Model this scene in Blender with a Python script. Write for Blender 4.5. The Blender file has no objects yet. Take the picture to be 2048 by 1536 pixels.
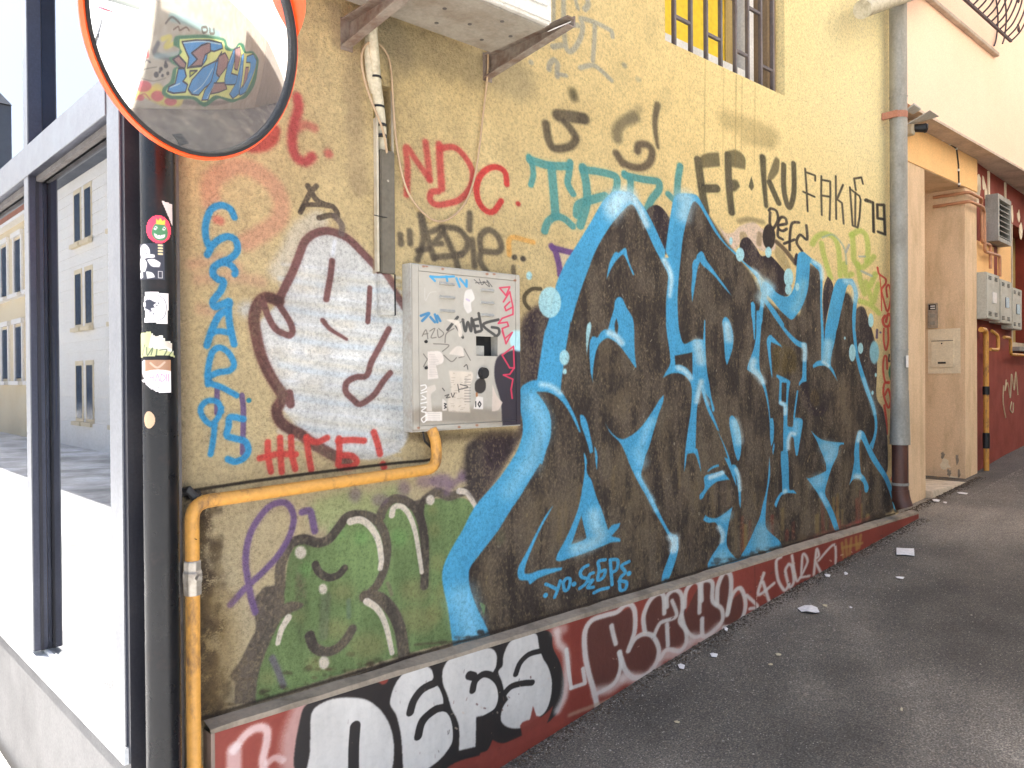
import bpy, bmesh, math, random
import numpy as np
from mathutils import Vector, Matrix
random.seed(7); RNG = np.random.RandomState(7)
SC = bpy.context.scene

# ------------------------------------------------------------------ camera
FOC = 1611.0                        # focal length of the photograph in its own pixels (2048 wide)
YAW, PITCH, ROLL = math.radians(43), -.0075, -.0075
EYE = np.array([0., 0., 1.6])
_f = np.array([math.sin(YAW)*math.cos(PITCH), math.cos(YAW)*math.cos(PITCH), math.sin(PITCH)])
_r = np.array([math.cos(YAW), -math.sin(YAW), 0.]); _u = np.cross(_r, _f)
_c, _s = math.cos(ROLL), math.sin(ROLL)
_r, _u = _c*_r+_s*_u, -_s*_r+_c*_u
cam_data = bpy.data.cameras.new("camera"); cam = bpy.data.objects.new("camera", cam_data)
SC.collection.objects.link(cam); SC.camera = cam
cam_data.sensor_width = 36; cam_data.lens = FOC/2048*36
cam_data.clip_start = .02; cam_data.clip_end = 500
cam.matrix_world = Matrix(((_r[0], _u[0], -_f[0], EYE[0]), (_r[1], _u[1], -_f[1], EYE[1]), (_r[2], _u[2], -_f[2], EYE[2]), (0, 0, 0, 1)))

# ------------------------------------------------------------------ sky, sun, exposure
SUN_EL = math.radians(57)
SUN_DIR = Vector((-.50, .866, 0)).normalized()*math.cos(SUN_EL) + Vector((0, 0, math.sin(SUN_EL)))   # towards the sun
world = bpy.data.worlds.new("World"); SC.world = world; world.use_nodes = True
_nt = world.node_tree; _bg = _nt.nodes['Background']
_sky = _nt.nodes.new('ShaderNodeTexSky'); _sky.sky_type = 'NISHITA'; _sky.sun_disc = False
_sky.sun_elevation = SUN_EL; _sky.sun_rotation = math.atan2(SUN_DIR.x, SUN_DIR.y); _sky.dust_density = 2.5; _sky.air_density = 1.0
_nt.links.new(_sky.outputs[0], _bg.inputs[0]); _bg.inputs[1].default_value = .15
sl = bpy.data.lights.new("sun", 'SUN'); sl.energy = 5.0; sl.angle = math.radians(.5); sl.color = (1, .965, .92)
so = bpy.data.objects.new("sun", sl); SC.collection.objects.link(so)
so.rotation_euler = SUN_DIR.to_track_quat('Z', 'Y').to_euler()
SC.view_settings.view_transform = 'Standard'; SC.view_settings.look = 'None'
SC.view_settings.gamma = 1; SC.view_settings.use_curve_mapping = False
SC.view_settings.exposure = 1.72
SC.cycles.max_bounces = 10; SC.cycles.diffuse_bounces = 5; SC.cycles.glossy_bounces = 6
SC.cycles.sample_clamp_indirect = 8

# ------------------------------------------------------------------ survey: which point of a plane lies behind a photo pixel
def ray(px, py):
    return _f + _r*((px-1024)/FOC) + _u*((768-py)/FOC)
def on_y(px, py, Y):
    v = ray(px, py); t = (Y-EYE[1])/v[1]; return EYE+v*t
def on_x(px, py, X):
    v = ray(px, py); t = (X-EYE[0])/v[0]; return EYE+v*t
def on_n(px, py, n, d):
    n = np.array(n, float); v = ray(px, py); return EYE+v*((d-n@EYE)/(n@v))

# ------------------------------------------------------------------ helpers
def lin(c):
    return tuple(((x/255)/12.92 if x/255 <= .04045 else ((x/255+.055)/1.055)**2.4) for x in c)
def tag(o, label=None, cat=None, group=None, kind=None):
    if label: o['label'] = label
    if cat: o['category'] = cat
    if group: o['group'] = group
    if kind: o['kind'] = kind
    return o
def link(name, me, m=None, parent=None, smooth=False):
    o = bpy.data.objects.new(name, me); SC.collection.objects.link(o)
    if m is not None and not me.materials: me.materials.append(m)
    if parent is not None:
        o.parent = parent; o.matrix_parent_inverse = Matrix.Translation(-Vector(parent.location))
    if smooth:
        for p in me.polygons: p.use_smooth = True
    return o
def thing(name, loc, label, cat, group=None):
    o = bpy.data.objects.new(name, None); SC.collection.objects.link(o); o.location = loc
    o.empty_display_size = .1
    return tag(o, label, cat, group)
class MB:
    """collects simple shapes into one mesh (world coordinates)"""
    def __init__(s): s.v = []; s.f = []
    def add(s, vs, fs):
        n = len(s.v); s.v += [tuple(map(float, v)) for v in vs]; s.f += [tuple(i+n for i in f) for f in fs]; return s
    def box(s, x0, x1, y0, y1, z0, z1):
        return s.add([(x, y, z) for z in (z0, z1) for y in (y0, y1) for x in (x0, x1)],
                     [(0, 2, 3, 1), (4, 5, 7, 6), (0, 1, 5, 4), (2, 6, 7, 3), (0, 4, 6, 2), (1, 3, 7, 5)])
    def bar(s, a, b, w, h=None, up=(0, 0, 1)):
        a, b = Vector(a), Vector(b); h = h or w; d = (b-a).normalized(); up = Vector(up)
        if abs(d.dot(up)) > .98: up = Vector((0, 1, 0))
        sx = d.cross(up).normalized()*w/2; sy = sx.cross(d).normalized()*h/2
        vs = [p+i*sx+j*sy for p in (a, b) for (i, j) in ((-1, -1), (1, -1), (1, 1), (-1, 1))]
        return s.add(vs, [(0, 1, 2, 3), (7, 6, 5, 4), (0, 4, 5, 1), (1, 5, 6, 2), (2, 6, 7, 3), (3, 7, 4, 0)])
    def tube(s, pts, r, n=12, cap=True):
        P = [Vector(p) for p in pts]; R = r if isinstance(r, (list, tuple)) else [r]*len(P)
        vs = []; T = []
        for i in range(len(P)):
            T.append((P[min(i+1, len(P)-1)]-P[max(i-1, 0)]).normalized())
        ref = Vector((0, 0, 1)) if abs(T[0].z) < .9 else Vector((1, 0, 0))
        nx = T[0].cross(ref).normalized()
        for i, p in enumerate(P):
            nx = (nx-T[i]*nx.dot(T[i])).normalized(); ny = T[i].cross(nx)
            vs += [p+(nx*math.cos(2*math.pi*k/n)+ny*math.sin(2*math.pi*k/n))*R[i] for k in range(n)]
        fs = [(i*n+k, i*n+(k+1) % n, (i+1)*n+(k+1) % n, (i+1)*n+k) for i in range(len(P)-1) for k in range(n)]
        if cap: fs += [tuple(range(n))[::-1], tuple((len(P)-1)*n+k for k in range(n))]
        return s.add(vs, fs)
    def prism(s, poly, y0, y1):                      # polygon in x,z pushed from y0 to y1
        n = len(poly); vs = [(x, y0, z) for x, z in poly]+[(x, y1, z) for x, z in poly]
        return s.add(vs, [tuple(range(n)), tuple(range(2*n-1, n-1, -1))]+[(i, n+i, n+(i+1) % n, (i+1) % n) for i in range(n)])
    def build(s, name, m, parent=None, smooth=False, bevel=0, fix=True):
        me = bpy.data.meshes.new(name); me.from_pydata(s.v, [], s.f); me.update()
        if fix or bevel:
            bm = bmesh.new(); bm.from_mesh(me)
            if bevel: bmesh.ops.bevel(bm, geom=bm.edges[:], offset=bevel, segments=2, affect='EDGES', clamp_overlap=True)
            bmesh.ops.recalc_face_normals(bm, faces=bm.faces[:]); bm.to_mesh(me); bm.free()
        o = link(name, me, m, parent)
        if smooth:
            for p in me.polygons: p.use_smooth = True
            try: me.set_sharp_from_angle(angle=math.radians(40))
            except Exception: pass
        return o
def smooth_path(pts, step=6):
    P = [Vector(p) for p in pts]; out = []
    for i in range(len(P)-1):
        a, b, c, d = P[max(i-1, 0)], P[i], P[i+1], P[min(i+2, len(P)-1)]
        for k in range(step):
            t = k/step
            out.append(.5*((2*b)+(c-a)*t+(2*a-5*b+4*c-d)*t*t+(3*b-a-3*c+d)*t**3))
    return out+[P[-1]]
def round_corners(pts, r, seg=5):
    P = [Vector(p) for p in pts]; out = [P[0]]
    for i in range(1, len(P)-1):
        a = (P[i-1]-P[i]); b = (P[i+1]-P[i]); rr = min(r, a.length*.49, b.length*.49)
        p0 = P[i]+a.normalized()*rr; p1 = P[i]+b.normalized()*rr
        for k in range(seg+1):
            t = k/seg; out.append(p0*(1-t)**2+P[i]*2*t*(1-t)+p1*t*t)
    return out+[P[-1]]

# ------------------------------------------------------------------ materials
def nodes(name):
    m = bpy.data.materials.new(name); m.use_nodes = True; nt = m.node_tree
    return m, nt, nt.nodes['Principled BSDF']
def N(nt, t, **k):
    n = nt.nodes.new(t)
    for a, b in k.items(): setattr(n, a, b)
    return n
def noise(nt, scale, detail=4, rough=.6, vec=None, stretch=None):
    tc = N(nt, 'ShaderNodeTexCoord'); out = tc.outputs['Object']
    if vec is not None: out = vec
    if stretch:
        mp = N(nt, 'ShaderNodeMapping'); mp.inputs['Scale'].default_value = stretch; nt.links.new(out, mp.inputs[0]); out = mp.outputs[0]
    n = N(nt, 'ShaderNodeTexNoise'); n.inputs['Scale'].default_value = scale; n.inputs['Detail'].default_value = detail
    n.inputs['Roughness'].default_value = rough; nt.links.new(out, n.inputs['Vector']); return n.outputs['Fac']
def ramp(nt, fac, stops):
    r = N(nt, 'ShaderNodeValToRGB'); e = r.color_ramp.elements
    while len(e) > len(stops): e.remove(e[-1])
    while len(e) < len(stops): e.new(1)
    for q, (p, c) in zip(e, stops):
        q.position = p; q.color = (*c, 1) if len(c) == 3 else c
    nt.links.new(fac, r.inputs[0]); return r.outputs[0]
def mixc(nt, fac, a, b, mode='MIX'):
    m = N(nt, 'ShaderNodeMix', data_type='RGBA', blend_type=mode)
    for s, v in ((0, fac), (6, a), (7, b)):
        if isinstance(v, (int, float)): m.inputs[s].default_value = v
        elif isinstance(v, tuple): m.inputs[s].default_value = (*v, 1) if len(v) == 3 else v
        else: nt.links.new(v, m.inputs[s])
    return m.outputs[2]
def bump(nt, b, fac, dist, strength=1.0, prev=None):
    n = N(nt, 'ShaderNodeBump'); n.inputs['Distance'].default_value = dist; n.inputs['Strength'].default_value = strength
    nt.links.new(fac, n.inputs['Height'])
    if prev is not None: nt.links.new(prev, n.inputs['Normal'])
    nt.links.new(n.outputs[0], b.inputs['Normal']); return n.outputs[0]
def worn(name, base, dirt=(60, 50, 42), rough=.6, metal=0., scale=6, amount=.5, grain=80, bumpd=.0006, spec=.4, stretch=None, lo=.45, hi=.75):
    """paint or metal with dirt blotches, fine grain and slight unevenness"""
    m, nt, b = nodes(name); base, dirt = lin(base), lin(dirt)
    n1 = noise(nt, scale, 6, .65, stretch=stretch); n2 = noise(nt, grain, 3, .6)
    f = ramp(nt, n1, [(lo, (0, 0, 0)), (hi, (amount,)*3)])
    c = mixc(nt, f, base, dirt)
    g = ramp(nt, n2, [(.3, (.86,)*3), (.7, (1.1,)*3)])
    c = mixc(nt, 1.0, c, g, 'MULTIPLY'); nt.links.new(c, b.inputs['Base Color'])
    rr = ramp(nt, n1, [(.3, (max(rough-.1, .02),)*3), (.8, (min(rough+.2, 1),)*3)]); nt.links.new(rr, b.inputs['Roughness'])
    b.inputs['Metallic'].default_value = metal; b.inputs['Specular IOR Level'].default_value = spec
    if bumpd: bump(nt, b, n2, bumpd)
    return m
# ------------------------------------------------------------------ spray paint: strokes and fills rasterised into the wall's own coordinates (metres)
def blur(a, r):
    r = int(round(r))
    if r < 1: return a
    for ax in (0, 1):
        for _ in range(2):
            n = a.shape[ax]
            p = np.pad(a, [(r+1, r) if i == ax else (0, 0) for i in range(2)], mode='edge')
            c = np.cumsum(p, axis=ax, dtype=np.float32)
            a = (np.take(c, range(2*r+1, 2*r+1+n), axis=ax)-np.take(c, range(0, n), axis=ax))/(2*r+1)
    return a
def vnoise(H, W, cell, rs, cellx=None):
    cx = cellx or cell; gh, gw = int(H/cell)+3, int(W/cx)+3
    g = rs.rand(gh, gw).astype(np.float32)
    y = np.arange(H)/cell; x = np.arange(W)/cx; yi = y.astype(int); xi = x.astype(int)
    fy = (y-yi).astype(np.float32); fx = (x-xi).astype(np.float32); fy = fy*fy*(3-2*fy); fx = fx*fx*(3-2*fx)
    rows = g[yi]*(1-fy)[:, None]+g[yi+1]*fy[:, None]
    return rows[:, xi]*(1-fx)+rows[:, xi+1]*fx
FR = dict(Z=(0, 0, 1), A=(360, 160, 4), B=(360, 544, 4), C=(360, 850, 4), D=(360, 1152, 4), E=(760, 160, 4), F=(1240, 160, 4),
          G=(1000, 360, 5.3333), H=(1300, 360, 5.3333), I=(1560, 440, 6.8267), J=(1000, 640, 5.3333), K=(1300, 640, 5.3333),
          L=(1560, 660, 3.84), M=(860, 900, 4), N=(1300, 860, 5.3333), O=(820, 1152, 4), P=(1140, 1040, 3.2), Q=(1536, 1000, 4),
          R=(1060, 0, 6.4), T=(1140, 480, 5.4846), U=(1700, 0, 2.954), V=(380, 1380, 2.8444), X=(800, 500, 3.9385), W=(660, 0, 3.4914))
def crm(P, closed=False, step=5, sharp=True):
    n = len(P); out = []
    def tan(i):
        if not closed and (i == 0 or i == n-1): 
            j = 1 if i == 0 else n-1
            return (P[j]-P[j-1])*.5
        a, b, c = P[(i-1) % n], P[i], P[(i+1) % n]
        u, v = b-a, c-b; lu, lv = np.hypot(*u), np.hypot(*v)
        if lu < 1e-6 or lv < 1e-6: return np.zeros(2)
        if sharp and (u@v)/(lu*lv) < .25: return np.zeros(2)
        return (c-a)*.5*min(1, 2*min(lu, lv)/(lu+lv)*1.2)
    T = [tan(i) for i in range(n)]
    for i in range(n if closed else n-1):
        j = (i+1) % n
        for k in range(step):
            t = k/step; t2, t3 = t*t, t**3
            out.append((2*t3-3*t2+1)*P[i]+(t3-2*t2+t)*T[i]+(-2*t3+3*t2)*P[j]+(t3-t2)*T[j])
    if not closed: out.append(P[-1])
    return np.array(out)
class Board:
    def __init__(s, Y, x0, x1, z0, z1, res, base, seed=3):
        s.Y, s.x0, s.z0, s.res = Y, x0, z0, res; s.x1, s.z1 = x1, z1
        s.W, s.H = int((x1-x0)*res), int((z1-z0)*res)
        s.a = np.empty((s.H, s.W, 3), np.float32); s.a[:] = np.array(base, np.float32)
        rs = np.random.RandomState(seed)
        s.grain = (rs.rand(s.H, s.W).astype(np.float32)+np.roll(rs.rand(s.H, s.W).astype(np.float32), 1, 0))*.5
        s.grain = (s.grain+np.roll(s.grain, 1, 1))*.5-.5
        s.mid = vnoise(s.H, s.W, .018*res, rs)*.5+vnoise(s.H, s.W, .05*res, rs)*.5
        s.big = vnoise(s.H, s.W, .12*res, rs)*.6+vnoise(s.H, s.W, .35*res, rs)*.4
        s.drip = vnoise(s.H, s.W, .22*res, rs, .03*res)*.6+vnoise(s.H, s.W, .07*res, rs, .012*res)*.4
    aniso = True
    def pts(s, txt):
        fr = 'Z'; out = []; sc = []; dp = []
        for t in txt.split():
            if t[1] == ':': fr = t[0]; t = t[2:]
            a, b = t.split(','); x0, y0, k = FR[fr]
            px, py = x0+float(a)/k, y0+float(b)/k
            p = on_y(px, py, s.Y); out.append(((p[0]-s.x0)*s.res, (p[2]-s.z0)*s.res)); sc.append(k); dp.append((p-EYE)@_f/FOC)
        return np.array(out), np.array(sc), np.array(dp)
    def sl(s, x0, x1, y0, y1):
        x0, y0 = max(int(x0), 0), max(int(y0), 0); x1, y1 = min(int(x1)+2, s.W), min(int(y1)+2, s.H)
        return (x0, x1, y0, y1) if x1 > x0 and y1 > y0 else None
    def comp(s, b, m, col, a, wear, tex=0):
        x0, x1, y0, y1 = b; m = m*a
        if wear:
            n = s.mid[y0:y1, x0:x1]*.55+(s.grain[y0:y1, x0:x1]+.5)*.45
            m = m*np.clip(1-(n-(1-wear))*9, 0, 1)
        c = np.array(col, np.float32)[None, None]
        if tex: c = c*(1+tex*(s.big[y0:y1, x0:x1, None]-.5)+tex*.6*(s.drip[y0:y1, x0:x1, None]-.5))
        v = s.a[y0:y1, x0:x1]; v += (c-v)*m[..., None]
    def S(s, txt, w, col, a=.93, soft=3, taper=0, wear=0, smooth=True, tex=.12):
        P, k, dp = s.pts(txt); wk = (w/k*dp*s.res/2).mean()*1.13; sf = max((soft/k*dp*s.res).mean(), .8)
        ax = float((2.1/(dp*FOC)).mean()) if s.aniso else 1.; ax = min(1., max(ax, .3))
        if len(P) == 1: P = np.vstack([P, P+[[.01, 0]]]); smooth = False
        if smooth and len(P) > 2: P = crm(P, step=6, sharp=False)
        m = wk+sf*2.2+2; mx = m/ax; b = s.sl(P[:, 0].min()-mx, P[:, 0].max()+mx, P[:, 1].min()-m, P[:, 1].max()+m)
        if not b: return
        x0, x1, y0, y1 = b; buf = np.zeros((y1-y0, x1-x0), np.float32); n = len(P)-1
        for i in range(n):
            p, q = P[i], P[i+1]; wi = wk*(1-taper*(i/max(n, 1)))
            c = s.sl(min(p[0], q[0])-mx, max(p[0], q[0])+mx, min(p[1], q[1])-m, max(p[1], q[1])+m)
            if not c: continue
            X = (np.arange(c[0], c[1], dtype=np.float32)[None]-p[0])*ax; Y = np.arange(c[2], c[3], dtype=np.float32)[:, None]-p[1]
            d = (q-p)*np.array([ax, 1.]); L = max(d@d, 1e-6); t = np.clip((X*d[0]+Y*d[1])/L, 0, 1)
            D = np.hypot(X-t*d[0], Y-t*d[1])
            v = np.clip(.5-(D-wi)/(2*sf), 0, 1); v = v*v*(3-2*v)
            sub = buf[c[2]-y0:c[3]-y0, c[0]-x0:c[1]-x0]; np.maximum(sub, v, out=sub)
        g = s.grain[y0:y1, x0:x1]
        if s.aniso and soft >= 7 and wk > 3 and a > .6:        # faint overspray round the line
            h = blur(buf, max(wk*.55, 2)); h = np.clip(h*(1-buf)*(1+g*2.4), 0, 1)*.34; s.comp(b, h, col, a, 0, 0)
        buf = np.clip(buf+g*1.3*buf*(1-buf)*2, 0, 1)
        s.comp(b, buf, col, a, wear, tex)
    def mask(s, P):
        b = s.sl(P[:, 0].min()-8, P[:, 0].max()+8, P[:, 1].min()-8, P[:, 1].max()+8)
        if not b: return None, None
        x0, x1, y0, y1 = b; M = np.zeros((y1-y0, x1-x0), bool); X = np.arange(x0, x1)+.5
        for i in range(len(P)):
            p, q = P[i], P[(i+1) % len(P)]
            if p[1] > q[1]: p, q = q, p
            r0, r1 = max(int(math.ceil(p[1]-.5)), y0), min(int(math.ceil(q[1]-.5)), y1)
            if r1 <= r0: continue
            rows = np.arange(r0, r1)+.5; xc = p[0]+(rows-p[1])/(q[1]-p[1])*(q[0]-p[0])
            M[r0-y0:r1-y0] ^= X[None] >= xc[:, None]
        return b, M.astype(np.float32)
    def P(s, txt, col, a=.96, soft=3, wear=0, smooth=True, tex=.12, holes=()):
        Q, k, dp = s.pts(txt)
        if smooth: Q = crm(Q, True)
        b, M = s.mask(Q)
        if b is None: return
        for h in holes:
            Qh = crm(s.pts(h)[0], True); bh, Mh = s.mask(Qh)
            X0, X1, Y0, Y1 = max(bh[0], b[0]), min(bh[1], b[1]), max(bh[2], b[2]), min(bh[3], b[3])
            M[Y0-b[2]:Y1-b[2], X0-b[0]:X1-b[0]] *= 1-Mh[Y0-bh[2]:Y1-bh[2], X0-bh[0]:X1-bh[0]]
        r = (soft/k*dp*s.res).mean()*.6
        M = blur(M, max(r, 1) if soft > 0 else 0)
        M = np.clip(M+s.grain[b[2]:b[3], b[0]:b[1]]*1.3*M*(1-M)*2, 0, 1)
        s.comp(b, M, col, a, wear, tex)
    def E(s, txt, rx, ry, col, a=.95, soft=3, n=20, **kw):
        fr = txt[:2]; x, y = map(float, txt[2:].split(','))
        s.P(' '.join((fr if i == 0 else '')+'%.1f,%.1f' % (x+rx*math.cos(6.2832*i/n), y+ry*math.sin(6.2832*i/n)) for i in range(n)), col, a, soft, **kw)
    def image(s, name):
        im = bpy.data.images.new(name, s.W, s.H); px = np.ones((s.H, s.W, 4), np.float32)
        px[..., :3] = np.clip(s.a/255, 0, 1); im.pixels.foreach_set(px.ravel()); im.update(); im.pack(); return im
    def uv(s, x, z): return ((x-s.x0)/(s.x1-s.x0), (z-s.z0)/(s.z1-s.z0))
def uv_planar(me, board):
    l = me.uv_layers.new(name='UVMap')
    for lp in me.loops:
        v = me.vertices[lp.vertex_index].co; l.data[lp.index].uv = board.uv(v.x, v.z)
# ------------------------------------------------------------------ the yellow wall's paint
YW = 2.1
WX0, WX1, WZ0, WZ1 = .765, 5.62, .60, 4.6
PL = (198, 175, 128)
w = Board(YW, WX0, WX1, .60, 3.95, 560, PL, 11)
# plaster: uneven wash, brighter rubbed patches, grey soiling with painted shade low down and leftwards, dark strip by the left corner
_v = (w.big-.5)[..., None]
w.a += _v*np.array([26, 26, 22], np.float32)
_m = np.clip((w.mid-.5)*3, -1, 1)[..., None]; w.a += _m*np.array([9, 8, 5], np.float32)
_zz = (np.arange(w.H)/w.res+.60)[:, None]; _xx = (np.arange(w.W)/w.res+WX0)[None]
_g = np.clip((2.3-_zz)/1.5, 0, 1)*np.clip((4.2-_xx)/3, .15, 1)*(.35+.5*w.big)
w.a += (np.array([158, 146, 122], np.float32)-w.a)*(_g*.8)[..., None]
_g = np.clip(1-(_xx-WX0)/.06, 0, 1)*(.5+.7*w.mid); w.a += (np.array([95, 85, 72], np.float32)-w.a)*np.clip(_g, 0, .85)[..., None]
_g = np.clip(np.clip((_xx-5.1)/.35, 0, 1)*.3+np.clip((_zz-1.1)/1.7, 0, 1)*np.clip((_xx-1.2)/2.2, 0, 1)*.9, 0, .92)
w.a += (np.array([254, 220, 146], np.float32)-w.a)*_g[..., None]  # painted light: plaster brightened upwards and to the right
_g = np.clip((1.29-_zz)/.03, 0, 1)*np.clip((2.6-_xx)/1.2, 0, 1)*.5*(.6+.6*w.big); w.a += (np.array([166, 154, 128], np.float32)-w.a)*_g[..., None]
_g = np.clip((_zz-1.9)/1.2, 0, 1)*np.clip((_xx-3.0)/1.8, 0, 1)*.75; w.a += (np.array([255, 240, 186], np.float32)-w.a)*_g[..., None]  # second wash of painted light, far upper right
del _v, _m, _g
BLK = (72, 61, 52); TEAL = (84, 150, 146); RED = (196, 70, 68); BLU = (80, 168, 210); PUR = (112, 86, 128); MAR = (118, 80, 76)
BRN = (76, 65, 55); DPU = (58, 46, 50); PALE = (176, 222, 226); SKY = (158, 212, 232)
# soot under the air conditioner and around the old pipes
w.S("W:420,260 900,420 1300,560", 260, (120, 112, 90), .38, 90); w.S("W:330,120 420,260 480,430", 200, (112, 104, 88), .3, 60)
w.S("W:150,240 160,700 200,1300", 120, (140, 120, 96), .3, 40)
w.S("W:30,60 60,300", 90, (130, 110, 92), .3, 30)
# ---- faded pink and red tags by the mirror
w.S("A:250,980 240,850 300,760 450,690 600,730 750,850 810,1000 780,1130 650,1230 530,1300", 130, (198, 132, 112), .5, 40)
w.S("A:100,1480 300,1440 450,1500", 90, (196, 140, 120), .35, 40); w.S("B:150,60 400,40 650,80", 80, (196, 140, 120), .35, 40); w.S("B:160,300 300,330", 80, (196, 140, 120), .35, 40)
w.S("A:750,400 730,470 660,520 560,530", 90, (176, 72, 66), .85, 22)
w.S("A:935,140 945,230 905,380 895,520 930,620 1000,655 1055,615", 66, (178, 70, 72), .85, 22)
w.S("A:930,390 1000,360 1070,385", 60, (188, 90, 84), .6, 25); w.S("A:1185,590", 60, (186, 80, 78), .7, 22); w.S("A:290,1120 320,1130", 60, (190, 90, 84), .6, 20)
# ---- purple bars under the blue tag
w.S("B:295,930 292,1130", 38, (98, 78, 120), .85, 6); w.S("B:493,990 505,1120 498,1450", 40, (98, 78, 120), .85, 6)
# ---- blue vertical tag
B2 = (58, 142, 190)
w.S("A:432,1100 400,1035 330,1005 250,1035 208,1130 200,1230 218,1310 240,1350 215,1400", 48, B2, .95, 7)
w.S("A:240,1340 310,1280 385,1255 445,1290 455,1370 400,1430 330,1460 270,1500 B:262,20 300,60 345,80 325,150 262,235 275,280 335,262 392,240 385,300 395,420 430,580", 50, B2, .95, 7)
w.S("A:330,1460 400,1480 440,1530 B:435,20", 46, B2, .95, 7)
w.S("B:212,590 255,460 310,350 370,310", 50, B2, .95, 7); w.S("B:250,490 310,475 390,490", 42, B2, .95, 7)
w.S("B:220,900 225,760 258,640 320,608 390,655 430,740 395,790 310,805 250,830", 44, B2, .95, 7); w.S("B:215,820 240,890 330,925 450,990", 42, B2, .95, 7)
w.S("B:330,1120 300,1045 215,1035 162,1095 185,1170 245,1220 300,1170 330,1090", 40, B2, .95, 7); w.S("B:275,1230 262,1350 242,1460", 42, B2, .95, 7)
w.S("B:505,1180 400,1165 385,1240 372,1310 440,1335 520,1360 545,1430 510,1490 440,1520 380,1500", 46, B2, .95, 7); w.S("B:548,1030", 36, (46, 130, 150), .95, 5)
# ---- white face with maroon outline
w.S("A:1100,1130 960,1230 880,1400 800,1530", 150, (205, 200, 190), .55, 50); w.E("B:540,300", 80, 60, (200, 205, 205), .8, 50)
FACE = ("A:1200,1195 1400,1290 1560,1480 B:1700,150 1800,280 1835,480 1835,1260 1740,1440 1500,1500 1250,1450 1100,1370 960,1250 "
        "840,1120 800,980 690,780 640,560 640,400 760,270 830,120 920,0 A:960,1380 1060,1230")
w.P(FACE, (208, 207, 202), .95, 14, wear=.06, tex=.14)
for i in range(26):
    yy = -60+i*58
    w.S("B:%d,%d %d,%d %d,%d" % (820-10*(i % 3), yy, 1200, yy+40+12*(i % 4), 1760, yy+110), 20+9*(i % 4), ((216, 218, 222), (196, 188, 168), (182, 194, 204), (212, 210, 204))[i % 4], .4, 14, tex=.5)
for x, y in ((1000, 120), (1250, 120), (1300, 430), (800, 640), (1100, 640), (1700, 640), (800, 800), (1050, 900), (850, 1170), (1650, 1330)):
    w.E("B:%d,%d" % (x, y), 110, 40, (198, 182, 154), .34, 40)
w.S("A:1235,1290 1220,1400", 26, (225, 226, 230), .8, 10)
w.S("A:1600,1536 1460,1385 1340,1270 1200,1212 1090,1225 1000,1290 945,1420 900,1536 B:850,100 785,230", 56, MAR, .95, 8)
w.S("B:1590,-20 1700,140 1795,285", 50, MAR, .85, 9)
w.S("B:790,240 690,205 620,260 590,370 605,500 650,680 730,850 825,1000 800,1050 770,1110 800,1200 880,1260 960,1300 1100,1400 1250,1480 1340,1530", 78, (108, 72, 66), .95, 12)
w.S("B:660,230 700,350 765,460 870,510 898,470 870,390 800,280", 46, MAR, .95, 7); w.S("B:870,975 882,1060", 60, MAR, .95, 8)
w.S("A:1215,1450 B:1200,40 1168,220", 44, MAR, .95, 7); w.S("B:1516,130 1510,260 1500,400", 36, MAR, .95, 6)
w.S("B:1140,390 1200,460 1330,540", 36, MAR, .95, 7, taper=.4)
w.S("B:1668,458 1600,590 1530,720 1490,830 1400,845 1330,890 1325,960 1380,1020 1440,1060 1550,985 1620,880 1680,810", 42, MAR, .95, 7)
# ---- black initials above the face
w.S("A:1020,850 1050,900 1090,960 1150,995 1225,1020 1258,1085 1190,1085 1110,1105", 38, BLK, .95, 6)
w.S("A:1090,850 1040,905 1000,980 960,1060", 36, BLK, .95, 6); w.S("A:1000,1000 1100,1000 1200,1010", 32, BLK, .95, 6); w.S("A:1235,1090 1290,1160 1290,1230", 46, (110, 96, 90), .8, 9)
# ---- NDC
w.S("E:212,920 218,700 208,540 290,650 395,800", 42, RED, .75, 12); w.S("E:362,500 380,640 395,800", 44, RED, .75, 14)
w.S("E:472,520 480,700 492,870", 50, RED, .8, 12)
w.S("E:480,550 590,540 680,620 738,740 720,860 640,955 540,990 450,1000 400,960 410,900 462,892", 42, RED, .82, 9)
w.S("E:1012,835 1000,745 940,700 865,710 800,770 770,870 790,980 850,1050 910,1050 968,970", 40, (200, 62, 58), .92, 7); w.S("E:1103,992", 34, (190, 60, 55), .9, 8)
# ---- AZDIE
K2 = (92, 82, 68)
for t in ("E:160,1240 166,1315", "E:235,1210 240,1310", "E:320,1080 345,1250 330,1350 298,1440", "E:330,1090 390,1300 430,1430", "E:300,1365 400,1350",
          "E:410,1215 500,1190 450,1290 430,1310 490,1310", "E:430,1420 540,1410 650,1400", "E:490,1180 560,1330 600,1420 622,1510", "E:510,1180 620,1195 695,1280 680,1370 600,1410",
          "E:716,1070 714,1200", "E:735,1280 755,1490", "E:805,1360 800,1260 860,1200 935,1245 970,1340 930,1380 815,1375 800,1450 850,1536"):
    w.S(t, 42, K2, .84, 13)
w.S("E:1032,1400 1030,1290 1065,1260 1150,1280 1225,1300", 34, (222, 164, 84), .85, 9); w.S("E:1074,1420", 38, K2, .95, 9); w.S("E:1143,1432", 40, K2, .95, 9)
w.S("G:140,930 145,1010", 40, K2, .7, 12)
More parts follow.
